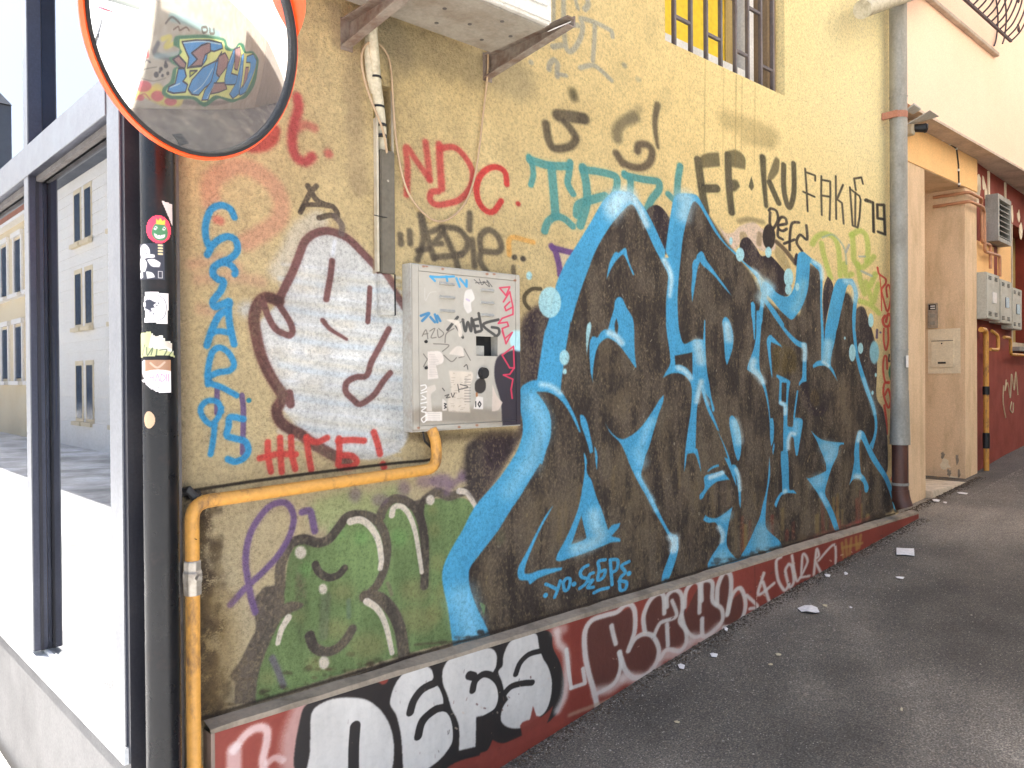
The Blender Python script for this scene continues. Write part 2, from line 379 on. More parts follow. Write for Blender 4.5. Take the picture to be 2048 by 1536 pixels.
# ---- teal letters
for t, q in (("E:1190,615 1212,660 1225,760 1205,840", 40), ("E:1200,640 1350,685 1510,690", 58), ("E:1520,660 1510,750 1500,830 1543,912", 46), ("E:1370,700 1388,900 1402,1090", 60),
             ("E:1315,1210 1340,1140 1400,1095 1470,1110 1540,1170", 50), ("E:1622,700 1650,850 1650,1000 1600,1165", 58), ("E:1620,720 1750,735 1885,775 1890,870 1850,960", 52),
             ("E:1575,1080 1590,1000 1690,960 1800,930", 60), ("F:35,750 80,800 80,900", 46), ("F:40,765 180,795 305,815 310,880 250,960 205,1060", 50),
             ("F:480,690 462,800 455,940", 46), ("F:385,915 430,960", 44)):
    w.S(t, q, TEAL, .88, 7, wear=.08)
w.P("G:600,760 760,790 650,1020", (214, 196, 170), .6, 12)
w.S("E:1370,1330 1400,1370 1430,1480 1440,1560", 42, (110, 76, 126), .92, 7); w.S("E:1380,1345 1460,1365 1540,1385", 42, (110, 76, 126), .92, 7)
# ---- the two soft dark signs
w.S("E:1540,100 1550,140", 58, (98, 88, 62), .85, 26); w.S("E:1425,285 1530,295 1630,310", 84, (100, 88, 68), .9, 14)
w.S("E:1480,340 1530,400 1565,470 1520,530 1440,550 1380,540 1345,470 1325,350", 54, (100, 88, 68), .9, 14)
w.S("E:1897,470 1900,390 1960,330 2040,300 F:40,330 110,290", 66, (108, 98, 74), .72, 26); w.S("F:70,320 150,230", 60, (118, 106, 80), .35, 30)
w.S("E:1890,590 1940,670 F:20,660 90,695 180,700 240,650 255,570 215,520 150,520 138,570", 50, (98, 84, 66), .88, 14)
w.S("F:300,200 278,320 285,440 302,540", 44, (98, 86, 66), .85, 12, taper=.5)
w.S("F:870,330 1000,370 1200,440", 130, (170, 148, 98), .5, 50); w.S("F:1000,480 1200,520", 60, (150, 128, 84), .35, 34)
# ---- grey tag at the top
GR = (162, 158, 144)
for t, q in (("R:425,-60 430,300 448,560 490,660 570,620 650,470 672,330 650,240 760,265 880,310 1040,400 1052,470", 52), ("R:560,-60 610,110", 40), ("R:500,320 610,325", 56),
             ("R:825,330 822,500 800,780", 48), ("R:640,870 800,838 920,915 1040,1030", 50), ("R:240,890 252,820 300,768 350,820 342,900 345,980", 56), ("R:360,950 460,970", 44),
             ("R:290,600 400,580", 60), ("R:300,-60 300,180 290,500", 40), ("R:720,-50 740,60 700,120", 60)):
    w.S(t, q, GR, .72, 12)
w.S("R:1205,838", 56, (140, 138, 122), .7, 16); w.S("R:1382,1020", 60, (150, 146, 126), .4, 24); w.S("R:10,800", 60, GR, .6, 16)
# ---- FF.KU
K3 = (88, 80, 58)
w.S("F:622,640 640,780 665,950 685,1050", 54, K3, .9, 7); w.P("F:640,620 700,585 790,580 800,690 650,705", (104, 94, 66), .85, 9)
w.S("F:660,870 770,868", 56, K3, .9, 7)
w.S("F:862,600 868,800 880,950 892,1060", 48, K3, .9, 7); w.P("F:860,570 930,560 1000,620 1000,715 870,690", (108, 98, 68), .82, 10); w.P("F:870,800 930,800 960,850 920,890 870,880", K3, .85, 8)
w.P("F:1050,770 1070,850 1050,885 1028,850", K3, .9, 6)
w.S("F:1140,620 1150,800 1168,1010", 44, K3, .9, 7, taper=.4); w.P("F:1240,620 1275,640 1265,740 1195,820 1180,780", (112, 100, 70), .85, 7); w.S("F:1195,820 1225,890 1268,985", 40, K3, .9, 6)
w.S("F:1308,680 1308,850 1325,960 1352,1020 1380,960 1392,850 1388,670", 36, K3, .9, 6)
for t in ("F:1480,710 1490,850 1500,1050", "F:1490,740 1560,765 1560,805", "F:1465,895 1555,935", "F:1610,770 1608,900 1613,1080", "F:1612,800 1680,812 1682,900 1676,1120", "F:1612,925 1680,935",
          "F:1725,770 1728,1112", "F:1783,840 1735,955 1775,985 1788,1150", "F:1838,860 1848,1000 1860,1165 1900,1182 1915,1100 1924,960 1915,930 1840,872", "F:1882,900 1880,1170",
          "F:1885,880 1872,790 1930,780 1942,830", "F:1968,955 2022,978 2025,1215", "U:90,1185 135,1198 140,1370", "U:200,1212 160,1210 162,1290 200,1296", "U:200,1212 203,1300 206,1385 165,1370"):
    w.S(t, 14, (74, 66, 52), .92, 4, smooth=False)
for t in ("F:1200,1060 1198,1150 1222,1192 1262,1120 1250,1050 1205,1030 1190,1045", "F:1268,1162 1330,1150 1322,1108 1288,1100 1264,1140 1268,1190 1300,1208 1332,1192", "F:1264,1195 1262,1250 1300,1276", "F:1430,1140 1375,1150 1358,1250 1356,1360", "F:1312,1310 1395,1278",
          "F:1490,1165 1495,1275 1440,1240 1412,1300 1455,1370"):
    w.S(t, 19, (74, 64, 54), .93, 4)
# ---- lime tag
LM = (176, 194, 84)
for t in ("I:440,330 500,235 620,190 740,250 800,420 820,760", "I:565,320 600,500 690,790", "I:985,200 1000,400 1010,550 1100,650 1190,600 1280,500", "I:970,210 1080,150 1170,210 1200,400 1180,560",
          "I:1060,600 1100,850 1150,1010", "I:1170,850 1220,1000 1270,1120 1310,980 1345,880", "I:1090,1110 1230,1160 1345,1270", "I:880,600 900,760 980,740", "I:1230,900 1300,740"):
    w.S(t, 62, LM, .66, 14)
w.S("I:580,240 700,200 790,260 880,400 905,600", 24, (150, 172, 160), .55, 8); w.S("I:900,440 940,340", 26, (150, 160, 170), .6, 8); w.S("I:1080,500 1160,500", 22, (150, 170, 170), .6, 7); w.S("I:1110,700 1250,765", 30, (150, 170, 170), .6, 8)
# ---- red vertical tag at the right edge
R2 = (212, 70, 54)
for t, q in (("I:1330,650 1350,735 1440,805 1440,870 1385,950 1405,1060 1465,1250 1512,1060 1490,895 1450,925 1462,1050", 24), ("I:1360,760 1378,980 1385,1240", 14),
             ("I:1430,1310 1400,1370 1430,1450 1490,1440 1512,1330 1475,1285 1445,1390", 32), ("L:797,-10 795,80 812,155 830,90 828,-10", 13), ("L:822,300 818,210 800,205 790,290 805,395 835,410", 13),
             ("L:835,400 800,415 795,500 830,598 850,540 830,455 806,500", 14), ("L:800,580 815,700 818,800", 16), ("L:895,870 900,985", 9), ("L:865,1010 915,985", 16), ("L:868,1010 880,1060 855,1150", 12),
             ("L:890,1000 885,1210", 12), ("L:905,1000 935,1300", 11)):
    w.S(t, q, R2, .85, 4)
w.P("L:850,255 872,310 850,400 832,325", (52, 128, 96), .9, 4); w.S("L:838,190 835,240 850,235", 10, (60, 50, 50), .9, 3)
# ---- green character
w.S("C:1150,700 1350,640 1500,660 1700,600", 200, (140, 165, 100), .5, 70)
GN = (110, 132, 82)
w.P("D:600,1015 610,600 750,300 830,100 C:860,1100 900,990 1000,910 1150,940 1240,830 1320,740 1460,720 1590,770 1640,650 1740,600 1860,650 2010,560 "
    "M:30,390 200,380 300,400 380,480 260,700 130,900 100,1000 150,1300 185,1540 D:1900,600 1400,750", GN, .94, 6, tex=.35)
for x, y, r in ((1100, 700, 90), (1500, 560, 150), (700, 820, 70), (950, 320, 60), (1250, 430, 120), (1300, 130, 100), (1900, 350, 160), (1880, 120, 130)):
    w.E("D:%d,%d" % (x, y), r, r*.7, (140, 132, 88), .5, 60)
for x, y, r in ((30, 640, 50), (60, 900, 60), (90, 1150, 60), (40, 1300, 70), (20, 480, 40)):
    w.E("M:%d,%d" % (x, y), r, r*1.2, (138, 136, 86), .5, 40)
for x, y, r in ((1250, 850, 70), (1450, 900, 60), (1000, 1150, 60), (1750, 900, 70)):
    w.E("C:%d,%d" % (x, y), r, r, (118, 162, 92), .5, 40)
DG = (92, 83, 74)
w.P("D:612,160 680,85 760,70 830,-60 835,150 830,300 770,420 690,600 625,800 605,1015 430,1025 440,860 400,800 480,680 545,550 605,430 600,330 585,230", DG, .96, 8)
w.P("D:430,860 400,820 330,900 290,1010 430,1025", (140, 130, 108), .7, 20)
w.S("C:800,1300 800,1150 830,1050 890,950 990,915 1100,945 1190,915 1260,830 1340,735 1460,722 1560,760 1630,860 1655,1000 1630,1160 1570,1290 1490,1370", 66, DG, .95, 7)
w.P("D:780,300 840,220 930,205 990,225 970,255 900,290 820,330", DG, .95, 6)
w.S("C:1600,740 1620,680 1680,610 1740,592 1830,625 1900,700 1945,850 1958,1050 1952,1290", 62, DG, .95, 7); w.P("C:1840,620 1900,600 1960,590 1950,760 1960,900 1900,760", DG, .92, 8)
w.S("C:1960,600 2040,540 M:70,340 150,375 230,350 310,330 400,420", 62, DG, .9, 10)
w.S("D:1480,165 1600,185 1700,290 1760,440 1790,640", 84, DG, .95, 8)
w.S("C:1080,1120 1110,1180 1180,1222 1260,1205 1312,1150", 54, DG, .95, 6); w.S("D:1035,480 1070,570 1150,610 1240,590 1320,520 1375,430", 68, DG, .95, 7)
w.S("D:1165,170 1145,480", 70, (104, 108, 88), .5, 18); w.S("D:735,660 780,760 825,880", 44, (106, 92, 116), .7, 12); w.S("D:1345,200 1350,330", 30, (100, 112, 110), .4, 14); w.S("D:1660,60 1690,150", 26, (120, 96, 90), .5, 12)
w.S("M:130,340 200,260 300,200", 50, (120, 96, 118), .6, 26)
WH = (214, 200, 182)
for t, q in (("C:1362,775 1440,762 1520,815 1585,930 1608,1080 1600,1150", 52), ("C:1692,725 1710,662 1770,655 1830,720 1878,850 1908,1020 1932,1180", 42), ("D:865,335 810,430 780,540", 50),
             ("D:1490,205 1580,270 1645,400 1695,620", 48), ("M:232,330 300,350 370,470", 44)):
    w.S(t, q, WH, .95, 5, taper=.3)
for t, a, b in (("C:965,1020", 46, 52), ("C:1143,1312", 34, 42), ("D:1152,695", 42, 52), ("C:2000,602", 32, 38), ("M:5,400", 30, 38)):
    w.E(t, a, b, WH, .95, 4)
# ---- purple loop
for t, q in (("C:400,1440 520,1310 660,1180 780,1050 870,900 908,760 880,660 820,622 720,650 620,760 550,900 522,1080 540,1240 565,1380 600,1500", 46), ("C:975,700 1040,695 1075,850", 50)):
    w.S(t, q, (108, 84, 126), .88, 10)
for x, y, a, b in ((1400, 560, 50, 60), (1600, 600, 70, 50), (1790, 510, 50, 60), (1960, 450, 70, 50)):
    w.E("C:%d,%d" % (x, y), a, b, (118, 92, 116), .5, 30)
w.E("M:90,250", 90, 60, (112, 88, 120), .6, 30); w.E("M:280,200", 60, 50, (112, 88, 120), .5, 30)
# ---- red letters on the face's chin
R3 = (200, 72, 64)
for t in ("C:700,140 702,250 725,375", "C:798,105 802,250 812,380", "C:885,100 892,230 920,355", "C:635,268 700,255 780,235 925,238", "C:1008,100 1028,250 1048,360", "C:1012,112 1090,140 1175,105",
          "C:1270,110 1272,240 1262,320", "C:1262,132 1360,122 1470,128", "C:1275,245 1370,250 1412,295 1370,335 1280,340", "C:1548,60 1578,150 1598,235", "C:1620,315 1630,340"):
    w.S(t, 44, R3, .9, 8)
# ---- the big piece: dark shadow shapes, brown body, blue strokes
w.P("Z:1040,700 1046,640 1075,612 1115,612 1130,700 1080,780 1050,860 990,960 962,1000 940,975 936,925 945,885 975,866 1038,866", DPU, .95, 10, wear=.1)
w.S("M:350,0 340,120 380,300", 130, (70, 62, 58), .8, 30)
w.P("G:1560,330 1600,288 1665,266 1730,300 1790,380 1815,440 1770,800 1700,700 1600,480", DPU, .96, 5)
w.S("H:950,440 1060,425 1200,450", 46, (130, 112, 78), .6, 22); w.P("H:735,480 800,560 880,560 960,490 1100,450 1200,520 1330,600 1340,740 1200,760 1000,640 900,740 780,600", (222, 194, 172), .85, 16)
w.P("H:955,560 1010,555 1040,600 960,680", (168, 142, 96), .7, 10); w.S("H:1170,580 1160,680", 50, (140, 116, 80), .6, 14)
w.P("H:955,720 970,650 1010,612 1060,625 1130,720 1190,810 1270,800 1340,860 1410,940 1460,1010 1500,1100 1500,1190 1440,1245 1340,1200 1250,1110 1150,990 1000,870", DPU, .96, 6)
w.E("H:1268,605", 68, 135, (66, 52, 44), .95, 7); w.P("H:1340,700 1420,760 1490,900 1500,960 1430,960 1330,800", (150, 130, 90), .55, 20); w.S("H:1345,660 1440,750 1550,890", 40, (92, 74, 58), .85, 9)
w.P("H:1560,780 1580,800 1570,920 1540,900 1540,820", DPU, .95, 5)
w.P("I:650,770 700,830 728,920 700,1060 640,1300 610,1536 590,1300 590,950", DPU, .96, 5)
w.P("I:1030,1260 1080,1185 1150,1200 1200,1330 1245,1440 L:700,-20 722,60 740,150 745,300 740,510 790,610 815,740 826,900 826,1060 800,1110 700,930 620,500 580,0", (64, 54, 54), .95, 8, wear=.08)
w.S("L:720,640 770,800 780,950", 70, (108, 96, 82), .55, 22); w.S("I:1050,1300 1060,1500", 46, (120, 108, 88), .4, 18)
w.S("L:745,0 742,60", 16, (92, 72, 96), .9, 4); w.S("L:770,20", 14, (92, 72, 96), .9, 4)
# body
w.P("Z:960,1283 925,1180 935,1110 1010,1010 1075,915 1096,850 1075,800 1060,772 1090,735 1105,690 1125,560 1165,480 1230,402 1270,405 1300,440 1340,550 1345,470 1370,400 1395,395 1440,465 1500,545 1525,590 1560,620 "
    "1600,630 1612,530 1640,545 1646,640 1665,680 1672,620 1690,585 1708,610 1712,700 1745,800 1755,850 1738,900 1795,1012 1720,1058 1640,1088 1400,1150 1180,1212", BRN, .97, 5, wear=.16, tex=.45)
# worn patches, old yellow paint breaking through, drips
for x, y, a, b in ((1090, 1050, 40, 50), (1160, 1000, 30, 40), (1260, 950, 30, 60), (1280, 1060, 25, 70), (1215, 720, 26, 30), (1240, 800, 30, 30), (1390, 980, 22, 90), (1480, 1060, 16, 60), (1700, 960, 16, 40), (1560, 880, 10, 40),
                   (1330, 900, 10, 60), (1440, 870, 14, 60), (1520, 560, 24, 30), (1250, 1150, 60, 14), (1690, 820, 16, 60), (1600, 1000, 12, 60), (1740, 1000, 14, 20), (980, 1180, 20, 60)):
    w.E("Z:%d,%d" % (x, y), a*1.3, b*1.25, (120, 104, 80), .62, 18, wear=.46)
w.P("N:640,600 720,560 840,540 880,600 880,760 800,860 700,920 660,760", (112, 96, 80), .75, 16); w.P("K:1300,320 1420,260 1550,350 1560,560 1400,590 1310,560", (112, 92, 40), .55, 30, wear=.3)
w.S("K:1650,700 1660,850 1740,980 1850,950 1880,800", 70, DPU, .75, 16); w.E("K:1760,830", 50, 90, (104, 82, 48), .6, 20)
w.S("K:1740,560 1860,600 1880,900", 60, (96, 84, 66), .4, 24)
rs2 = np.random.RandomState(5)
for i in range(620):
    x = rs2.uniform(960, 1780); y = rs2.uniform(430+max(0, x-1400)*.5, 1250-(x-960)*.22)
    w.S("Z:%.1f,%.1f %.1f,%.1f" % (x, y, x+rs2.uniform(-3, 3), y+rs2.uniform(1, 6)), rs2.uniform(.8, 2.1), ((160, 140, 96), (146, 128, 100), (184, 174, 148))[i % 3], rs2.uniform(.25, .7), .6, smooth=False)
for i in range(190):
    x = rs2.uniform(1080, 1780); y = rs2.uniform(880, 1120-(x-1080)*.15)
    w.S("Z:%.1f,%.1f %.1f,%.1f" % (x, y, x+rs2.uniform(-3, 3), y+rs2.uniform(20, 90)), rs2.uniform(3, 9), ((122, 104, 74), (48, 40, 36), (112, 98, 80))[i % 3], rs2.uniform(.2, .5), 3)
for i in range(22):
    x = rs2.uniform(1480, 1780); y = 1180-(x-1180)*.245
    w.S("Z:%.1f,%.1f %.1f,%.1f" % (x, y-rs2.uniform(10, 70), x, y-4), rs2.uniform(3, 7), ((150, 66, 50), (164, 138, 80))[i % 2], rs2.uniform(.3, .6), 2.5)
w.S("Z:1610,1085 1680,1060 1740,1040", 12, (186, 84, 76), .6, 5)
w.P("O:555,210 600,235 590,320", (112, 142, 80), .8, 4); w.E("M:560,700", 40, 60, (96, 112, 70), .4, 30)
w.E("Z:1180,1235", 60, 16, (112, 92, 110), .4, 12); w.E("Z:1120,1255", 70, 12, (150, 132, 92), .5, 10)
# weathering of the dark paint: chips through to older coats, rubbed bands, rain streaks
_d = np.clip((300-w.a.sum(2))/60, 0, 1); _fine = vnoise(w.H, w.W, 3.2, rs2, 2.4); _f2 = vnoise(w.H, w.W, 7, rs2, 4); _v = vnoise(w.H, w.W, 90, rs2, 22)*.65+vnoise(w.H, w.W, 60, rs2, 8)*.35; _q = vnoise(w.H, w.W, 60, rs2, 34)
_m = np.clip((_fine*.44+_f2*.24+_v*.16+_q*.26-.60)*8, 0, 1)*_d*.55
w.a += (np.array([142, 124, 94], np.float32)-w.a)*_m[..., None]
_m = np.clip((_v*.4+_q*.6-.5)*2.4, 0, .45)*_d; w.a += (np.array([106, 94, 80], np.float32)-w.a)*_m[..., None]
_m = np.clip((.5-_v*.4-_f2*.25-_q*.35)*3, 0, .45)*_d; w.a += (np.array([44, 37, 35], np.float32)-w.a)*_m[..., None]
del _d, _fine, _f2, _v, _q, _m
# blue
def B(t, **k): w.P(t, BLU, .97, 3, tex=.1, **k)
B("J:640,790 655,650 700,320 755,0 G:755,1536 790,1400 820,1300 880,1120 940,960 1000,800 1080,640 1190,470 1290,350 1380,265 1425,270 1480,370 1560,530 1640,710 1740,900 1790,1010 1785,1120 1770,1300 1770,1540 "
  "K:165,0 180,150 200,280 215,400 210,480 170,550 135,620 200,580 290,565 370,595 420,650 445,730 445,820 430,1000 400,1200 375,1390 N:372,260 362,450 378,380 395,265 435,250 480,258 515,350 545,455 530,330 505,205 485,190 "
  "K:492,1150 500,950 525,820 545,745 575,850 620,980 700,1140 780,1330 830,1480 N:790,290 850,420 880,500 925,610 905,480 870,380 830,250 770,110 715,0 K:740,1190 690,1060 640,940 600,850 590,780 "
  "640,860 660,960 675,985 688,950 655,830 635,700 610,560 595,400 590,210 588,0 578,0 565,215 540,205 480,205 430,230 370,255 340,220 310,100 300,0 H:295,1400 295,1200 310,1000 330,800 350,620 390,430 420,330 450,250 480,230 "
  "530,280 600,400 700,570 800,690 890,780 960,850 1050,940 1130,1030 1170,1110 1180,1200 1200,1190 1180,1100 1155,1000 1100,950 1000,870 910,770 810,680 720,550 620,370 530,205 490,160 430,145 340,140 290,150 250,200 "
  "225,330 200,480 170,700 155,830 G:1800,830 1730,680 1640,480 1560,330 1500,240 1420,150 1350,125 1260,115 1190,135 1110,210 1050,300 960,460 850,640 775,760 700,880 625,1040 590,1150 545,1380 505,1536 J:470,150 430,400 400,600 395,690",
  holes=("K:262,382 450,345 452,590 400,520 330,482 270,480",))
B("J:208,830 210,760 240,700 330,650 420,640 520,670 620,740 680,800 740,900 790,1000 830,1100 862,1198 840,1190 790,1080 720,950 640,850 560,790 480,765 430,765 385,770 450,850 510,950 540,1050 545,1180 530,1280 490,1400 450,1536 "
  "M:880,110 800,240 720,370 620,520 540,650 440,780 340,910 310,980 315,1080 345,1180 380,1270 430,1370 480,1480 O:345,560 M:160,1400 140,1250 110,1120 95,1010 105,940 140,850 200,740 260,640 330,500 400,400 490,300 580,190 690,20 "
  "J:110,1536 200,1350 240,1200 235,1050 210,950")
B("T:400,435 415,330 440,230 480,150 510,130 530,140 590,90 615,95 630,170 660,270 705,378 690,385 640,270 600,180 575,160 520,210 470,280 430,360")
B("T:415,990 440,890 480,760 490,680 515,635 545,625 580,650 620,740 680,840 700,930 705,1100 710,1250 727,1388 715,1400 640,1290 560,1180 500,1120 430,1080 385,1085 330,1130 290,1210 265,1320 250,1450 J:990,668 975,600 "
  "T:225,1450 212,1250 215,1130 240,1065 270,1060 300,1070 340,1010 385,980", holes=("T:508,858 528,940 517,1040 495,1010 490,920",))
B("J:1112,1075 1150,1150 1220,1230 1310,1270 1430,1210 1530,1110 1620,980 1700,850 1745,800 1740,870 1690,1010 1640,1180 1590,1350 1550,1450 M:1735,0 1720,60 1700,140 1690,215 1750,330 1820,470 1880,590 1930,670 1975,685 1985,740 "
  "1985,800 1960,900 1920,1010 1890,1065 1850,1065 1860,990 1900,880 1940,760 1930,730 1880,640 1800,500 1730,370 1650,230 1590,100 1550,0 J:1380,1536 1340,1430 1280,1310 1220,1250 1160,1180")
B("J:855,1010 890,1020 925,1080 955,1200 985,1340 990,1410 960,1425 940,1350 900,1220 860,1110"); B("J:1005,1345 1030,1400 1045,1500 M:1340,60 1335,165 1322,90 J:1015,1480"); B("J:895,1410 920,1470 930,1536 918,1536 900,1480")
B("M:1230,20 1250,80 1255,180 1290,240 1330,370 1370,470 1400,560 1425,640 1460,600 1522,585 1510,620 1450,690 1520,708 1520,735 1450,740 1380,770 1250,820 1120,865 1040,890 1005,880 1020,830 1080,720 1140,590 1190,450 1215,320 1235,180 1235,80",
  holes=("M:1210,525 1252,705 1195,735 1132,752",))
B("M:988,440 950,510 880,640 810,800 765,920 755,985 800,990 900,955 1058,940 1050,960 930,1000 860,1030 800,1075 780,1045 720,1040 700,1000 710,930 770,820 840,680 920,530")
for t in ("M:925,1075 960,1090 1010,1115", "M:1040,1050 1020,1120 995,1180", "M:1062,1060 1075,1125 1105,1110 1120,1040 1090,1030 1066,1060", "M:1262,925 1225,945 1200,985 1215,1020 1258,1035 1240,1075 1195,1110", "M:1305,985 1275,1000 1265,1050 1300,1045 1260,1100 1305,1100",
          "M:1400,880 1345,895 1352,960 1340,1040 1385,1020 1400,965 1365,975", "M:1310,1145 1360,1120 1425,1105", "M:1440,890 1455,1080", "M:1440,880 1500,885 1490,960 1450,980", "M:1590,895 1530,930 1560,980 1520,1030 1520,1120 1560,1115 1570,1060 1510,1050"):
    w.S(t, 24, BLU, .95, 4)
for t in ("M:922,1165", "M:1150,1075", "M:1590,990"): w.S(t, 36, BLU, .95, 4)
B("H:450,1305 440,1160 450,1000 450,900 470,850 490,840 500,800 540,760 570,780 600,850 650,920 720,1020 800,1130 870,1235 790,1150 700,1040 630,970 560,910 535,870 510,930 490,1050 470,1180")
B("H:1195,1100 1240,1090 1290,1130 1340,1190 1400,1230 1470,1240 1520,1180 1550,1080 1560,950 1570,830 1585,780 1630,765 1680,800 1740,850 1800,890 1830,930 1840,1100 1835,1300 1848,1536 1820,1536 1815,1300 1815,1100 1805,985 1760,930 1705,880 "
  "1700,1000 1680,1180 1630,1330 1570,1430 1510,1490 1450,1450 1380,1380 1310,1290 1250,1230 1240,1270 1330,1380 1430,1536 K:1430,70 1500,150 1580,220 1665,250 1670,320 1668,500 1668,655 1620,670 1590,705 1588,670 1620,610 1625,500 1635,330 "
  "1620,300 1560,270 1490,200 1420,110 1350,10 H:1300,1430 1215,1300 1205,1400 1190,1536 1135,1536 1135,1400 1165,1385 1178,1290 1190,1200")
B("H:1075,1310 1100,1298 1120,1340 1122,1500 K:1125,0 1118,210 1108,205 1090,0 H:1080,1450")
B("K:1133,0 1190,0 1172,250 1165,400 1172,530 1205,620 1240,740 1265,880 1282,1050 1310,1050 1322,1150 1315,1280 1292,1350 1280,1250 1275,1100 1260,950 1230,800 1190,680 1140,600 1080,560 1035,530 1040,490 1080,380 1112,280 1130,150")
B("K:1322,1300 1328,1350 1312,1440 1305,1380"); B("H:770,1510 800,1460 840,1490 K:870,80 888,180 880,300 850,400 820,482 800,400 790,250 780,100")
B("K:850,1040 880,1020 915,1060 950,1140 970,1260 970,1400 950,1490 930,1495 900,1400 870,1250 848,1120")
B("K:1245,210 1280,158 1320,190 1370,240 1412,292 1350,262 1290,235 1285,320 1295,450 1305,600 1300,622 1275,480 1255,330")
B("K:1350,580 1400,600 1480,640 1495,660 1480,760 1470,900 1465,1120 1500,1140 1525,1130 1530,1040 1590,1045 1625,1065 1625,1130 1600,1280 1575,1440 1555,1445 1540,1350 1530,1260 1500,1250 1480,1300 1470,1400 N:1475,300 1480,450 1485,630 "
  "1530,640 1565,680 1520,675 1450,675 1400,700 1370,760 1345,830 1325,800 1345,740 1390,670 1410,650 1405,500 1395,350 1395,230 1420,220 1420,100 K:1420,1200 1425,1000 1425,920 1380,900 1372,850 1380,650 1345,610",
  holes=("K:1405,665 1457,672 1450,880 1415,875 1400,870",))
w.S("K:1572,760 1555,880 1535,1040", 16, BLU, .95, 3)
B("K:1820,0 1845,0 1858,250 1888,0 2000,0 1975,200 1940,350 1925,470 1960,540 2000,655 1980,620 1920,530 1870,490 1800,490 1740,515 1735,480 1780,440 1825,430 1825,200")
B("I:610,1536 650,1300 700,1050 740,900 780,820 820,800 980,805 1012,850 1052,950 1062,1030 1052,1120 1035,1300 1025,1536 L:580,0 600,180 640,320 690,480 730,600 747,720 737,820 712,918 690,890 L:750,1000 820,1110 860,1210 895,1320 905,1380 880,1395 "
  "850,1280 800,1150 740,1060 690,980 650,890 625,840 610,850 608,950 620,1090 650,1130 680,1200 670,1245 650,1240 640,1180 600,1140 560,1150 530,1195 550,1120 570,1000 568,945 580,850 600,780 625,772 650,795 685,885 "
  "715,820 728,720 705,600 660,480 610,330 580,200 565,90 556,0 I:985,1400 985,1300 1000,1120 1010,1000 980,900 940,880 910,920 870,1080 820,1300 755,1536")
B("L:235,770 300,830 370,855 490,865 490,880 455,890 440,960 400,1050 370,1140 345,1250 380,1330 420,1420 455,1536 420,1536 370,1410 310,1290 250,1200 195,1125 220,1140 300,1110 355,1080 350,1020 310,920 280,850")
B("N:530,740 530,690 580,620 575,510 600,480 680,460 770,435 800,470 850,530 800,535 720,550 650,600 600,660 560,730"); B("N:610,440 660,390 730,365 735,390 670,410 620,445")
B("N:870,370 910,375 940,430 960,550 970,700 965,840 950,780 940,650 915,500 880,470")
B("N:565,960 590,905 620,930 700,940 780,900 880,820 860,900 840,1000 825,1090 815,1190 830,1260 880,1330 940,1375 1000,1290 1060,1180 1130,1020 1170,930 1200,800 1240,640 1260,480 1272,280 1280,480 1250,680 1235,850 1235,1030 1300,1110 "
  "1370,1170 1400,1220 1405,1260 1200,1335 1000,1400 800,1450 620,1490 615,1430 660,1340 720,1250 760,1170 740,1080 700,990 620,990")
# white sprayed into the blue
def Hh(t, q, a=.75, s=14, c=SKY, **k): w.S(t, q*1.35, c, a, s*2.1, tex=.2, wear=.1, **k)
Hh("G:1190,380 1240,290 1280,200", 90, .5, 40, (196, 228, 234)); Hh("G:1200,290 1260,210 1370,165", 110, .75, 34, (206, 232, 236)); Hh("G:1430,210 1500,330 1560,480", 46, .85, 16, (206, 232, 236)); Hh("G:1750,860 1815,990 1825,1080 1808,1240", 36, .9, 12, (206, 232, 236), taper=.5)
Hh("H:340,190 400,200 380,290 360,380", 90, .65, 34, (206, 232, 236)); Hh("K:505,250 520,330 540,440", 60, .75, 20, (206, 232, 236)); Hh("K:300,510 370,545 430,620", 34, .8, 12, (206, 232, 236))
Hh("K:545,660 525,740 500,870", 34, .85, 12, (206, 232, 236)); Hh("K:560,720 590,820 620,900", 24, .7, 9); Hh("J:440,690 540,710 640,780", 30, .8, 16, (206, 232, 236)); Hh("J:340,880 440,1050 440,1200 380,1350 330,1536", 120, .6, 46)
Hh("M:740,180 640,330", 80, .5, 34); Hh("M:250,1180 300,1330 330,1480", 130, .55, 46); Hh("T:430,1020 500,1060 560,1130", 44, .85, 14, (206, 232, 236)); Hh("J:1620,1080 1560,1180 1520,1300", 50, .6, 20); Hh("M:1670,20 1690,100", 60, .5, 24)
Hh("M:1310,520 1330,620 1360,690 1280,760 1170,790", 60, .7, 26, (190, 226, 232)); Hh("M:1955,710 1950,790", 40, .8, 14, (206, 232, 236)); Hh("M:1660,190 1780,410", 22, .6, 10); Hh("N:0,720 60,860", 30, .6, 14); Hh("N:210,1140 260,1190 250,1280", 40, .8, 14, (206, 232, 236))
Hh("H:1100,970 1150,1010 1170,1080", 34, .75, 14, (206, 232, 236)); Hh("H:1210,1110 1240,1180 1200,1260", 80, .75, 26, (196, 228, 232)); Hh("H:1190,1290 1200,1340", 20, .8, 8); Hh("H:1300,1150 1250,1120", 50, .6, 22)
Hh("H:1640,1100 1600,1260 1540,1380", 50, .55, 24, (150, 200, 210)); Hh("H:1740,870 1820,930 1835,1050", 24, .8, 10, (206, 232, 236)); Hh("K:820,60 840,200", 50, .8, 18, (206, 232, 236)); Hh("K:900,1090 930,1200 950,1300", 50, .7, 20, (196, 228, 232))
Hh("K:1100,440 1090,520 1160,600 1200,660", 44, .8, 14, (206, 232, 236)); Hh("K:1640,270 1650,340 1645,420", 34, .85, 10, (206, 232, 236)); Hh("K:1900,250 1880,420", 54, .65, 20, (196, 228, 232)); Hh("K:1850,450 1900,490", 22, .85, 8, (206, 232, 236))
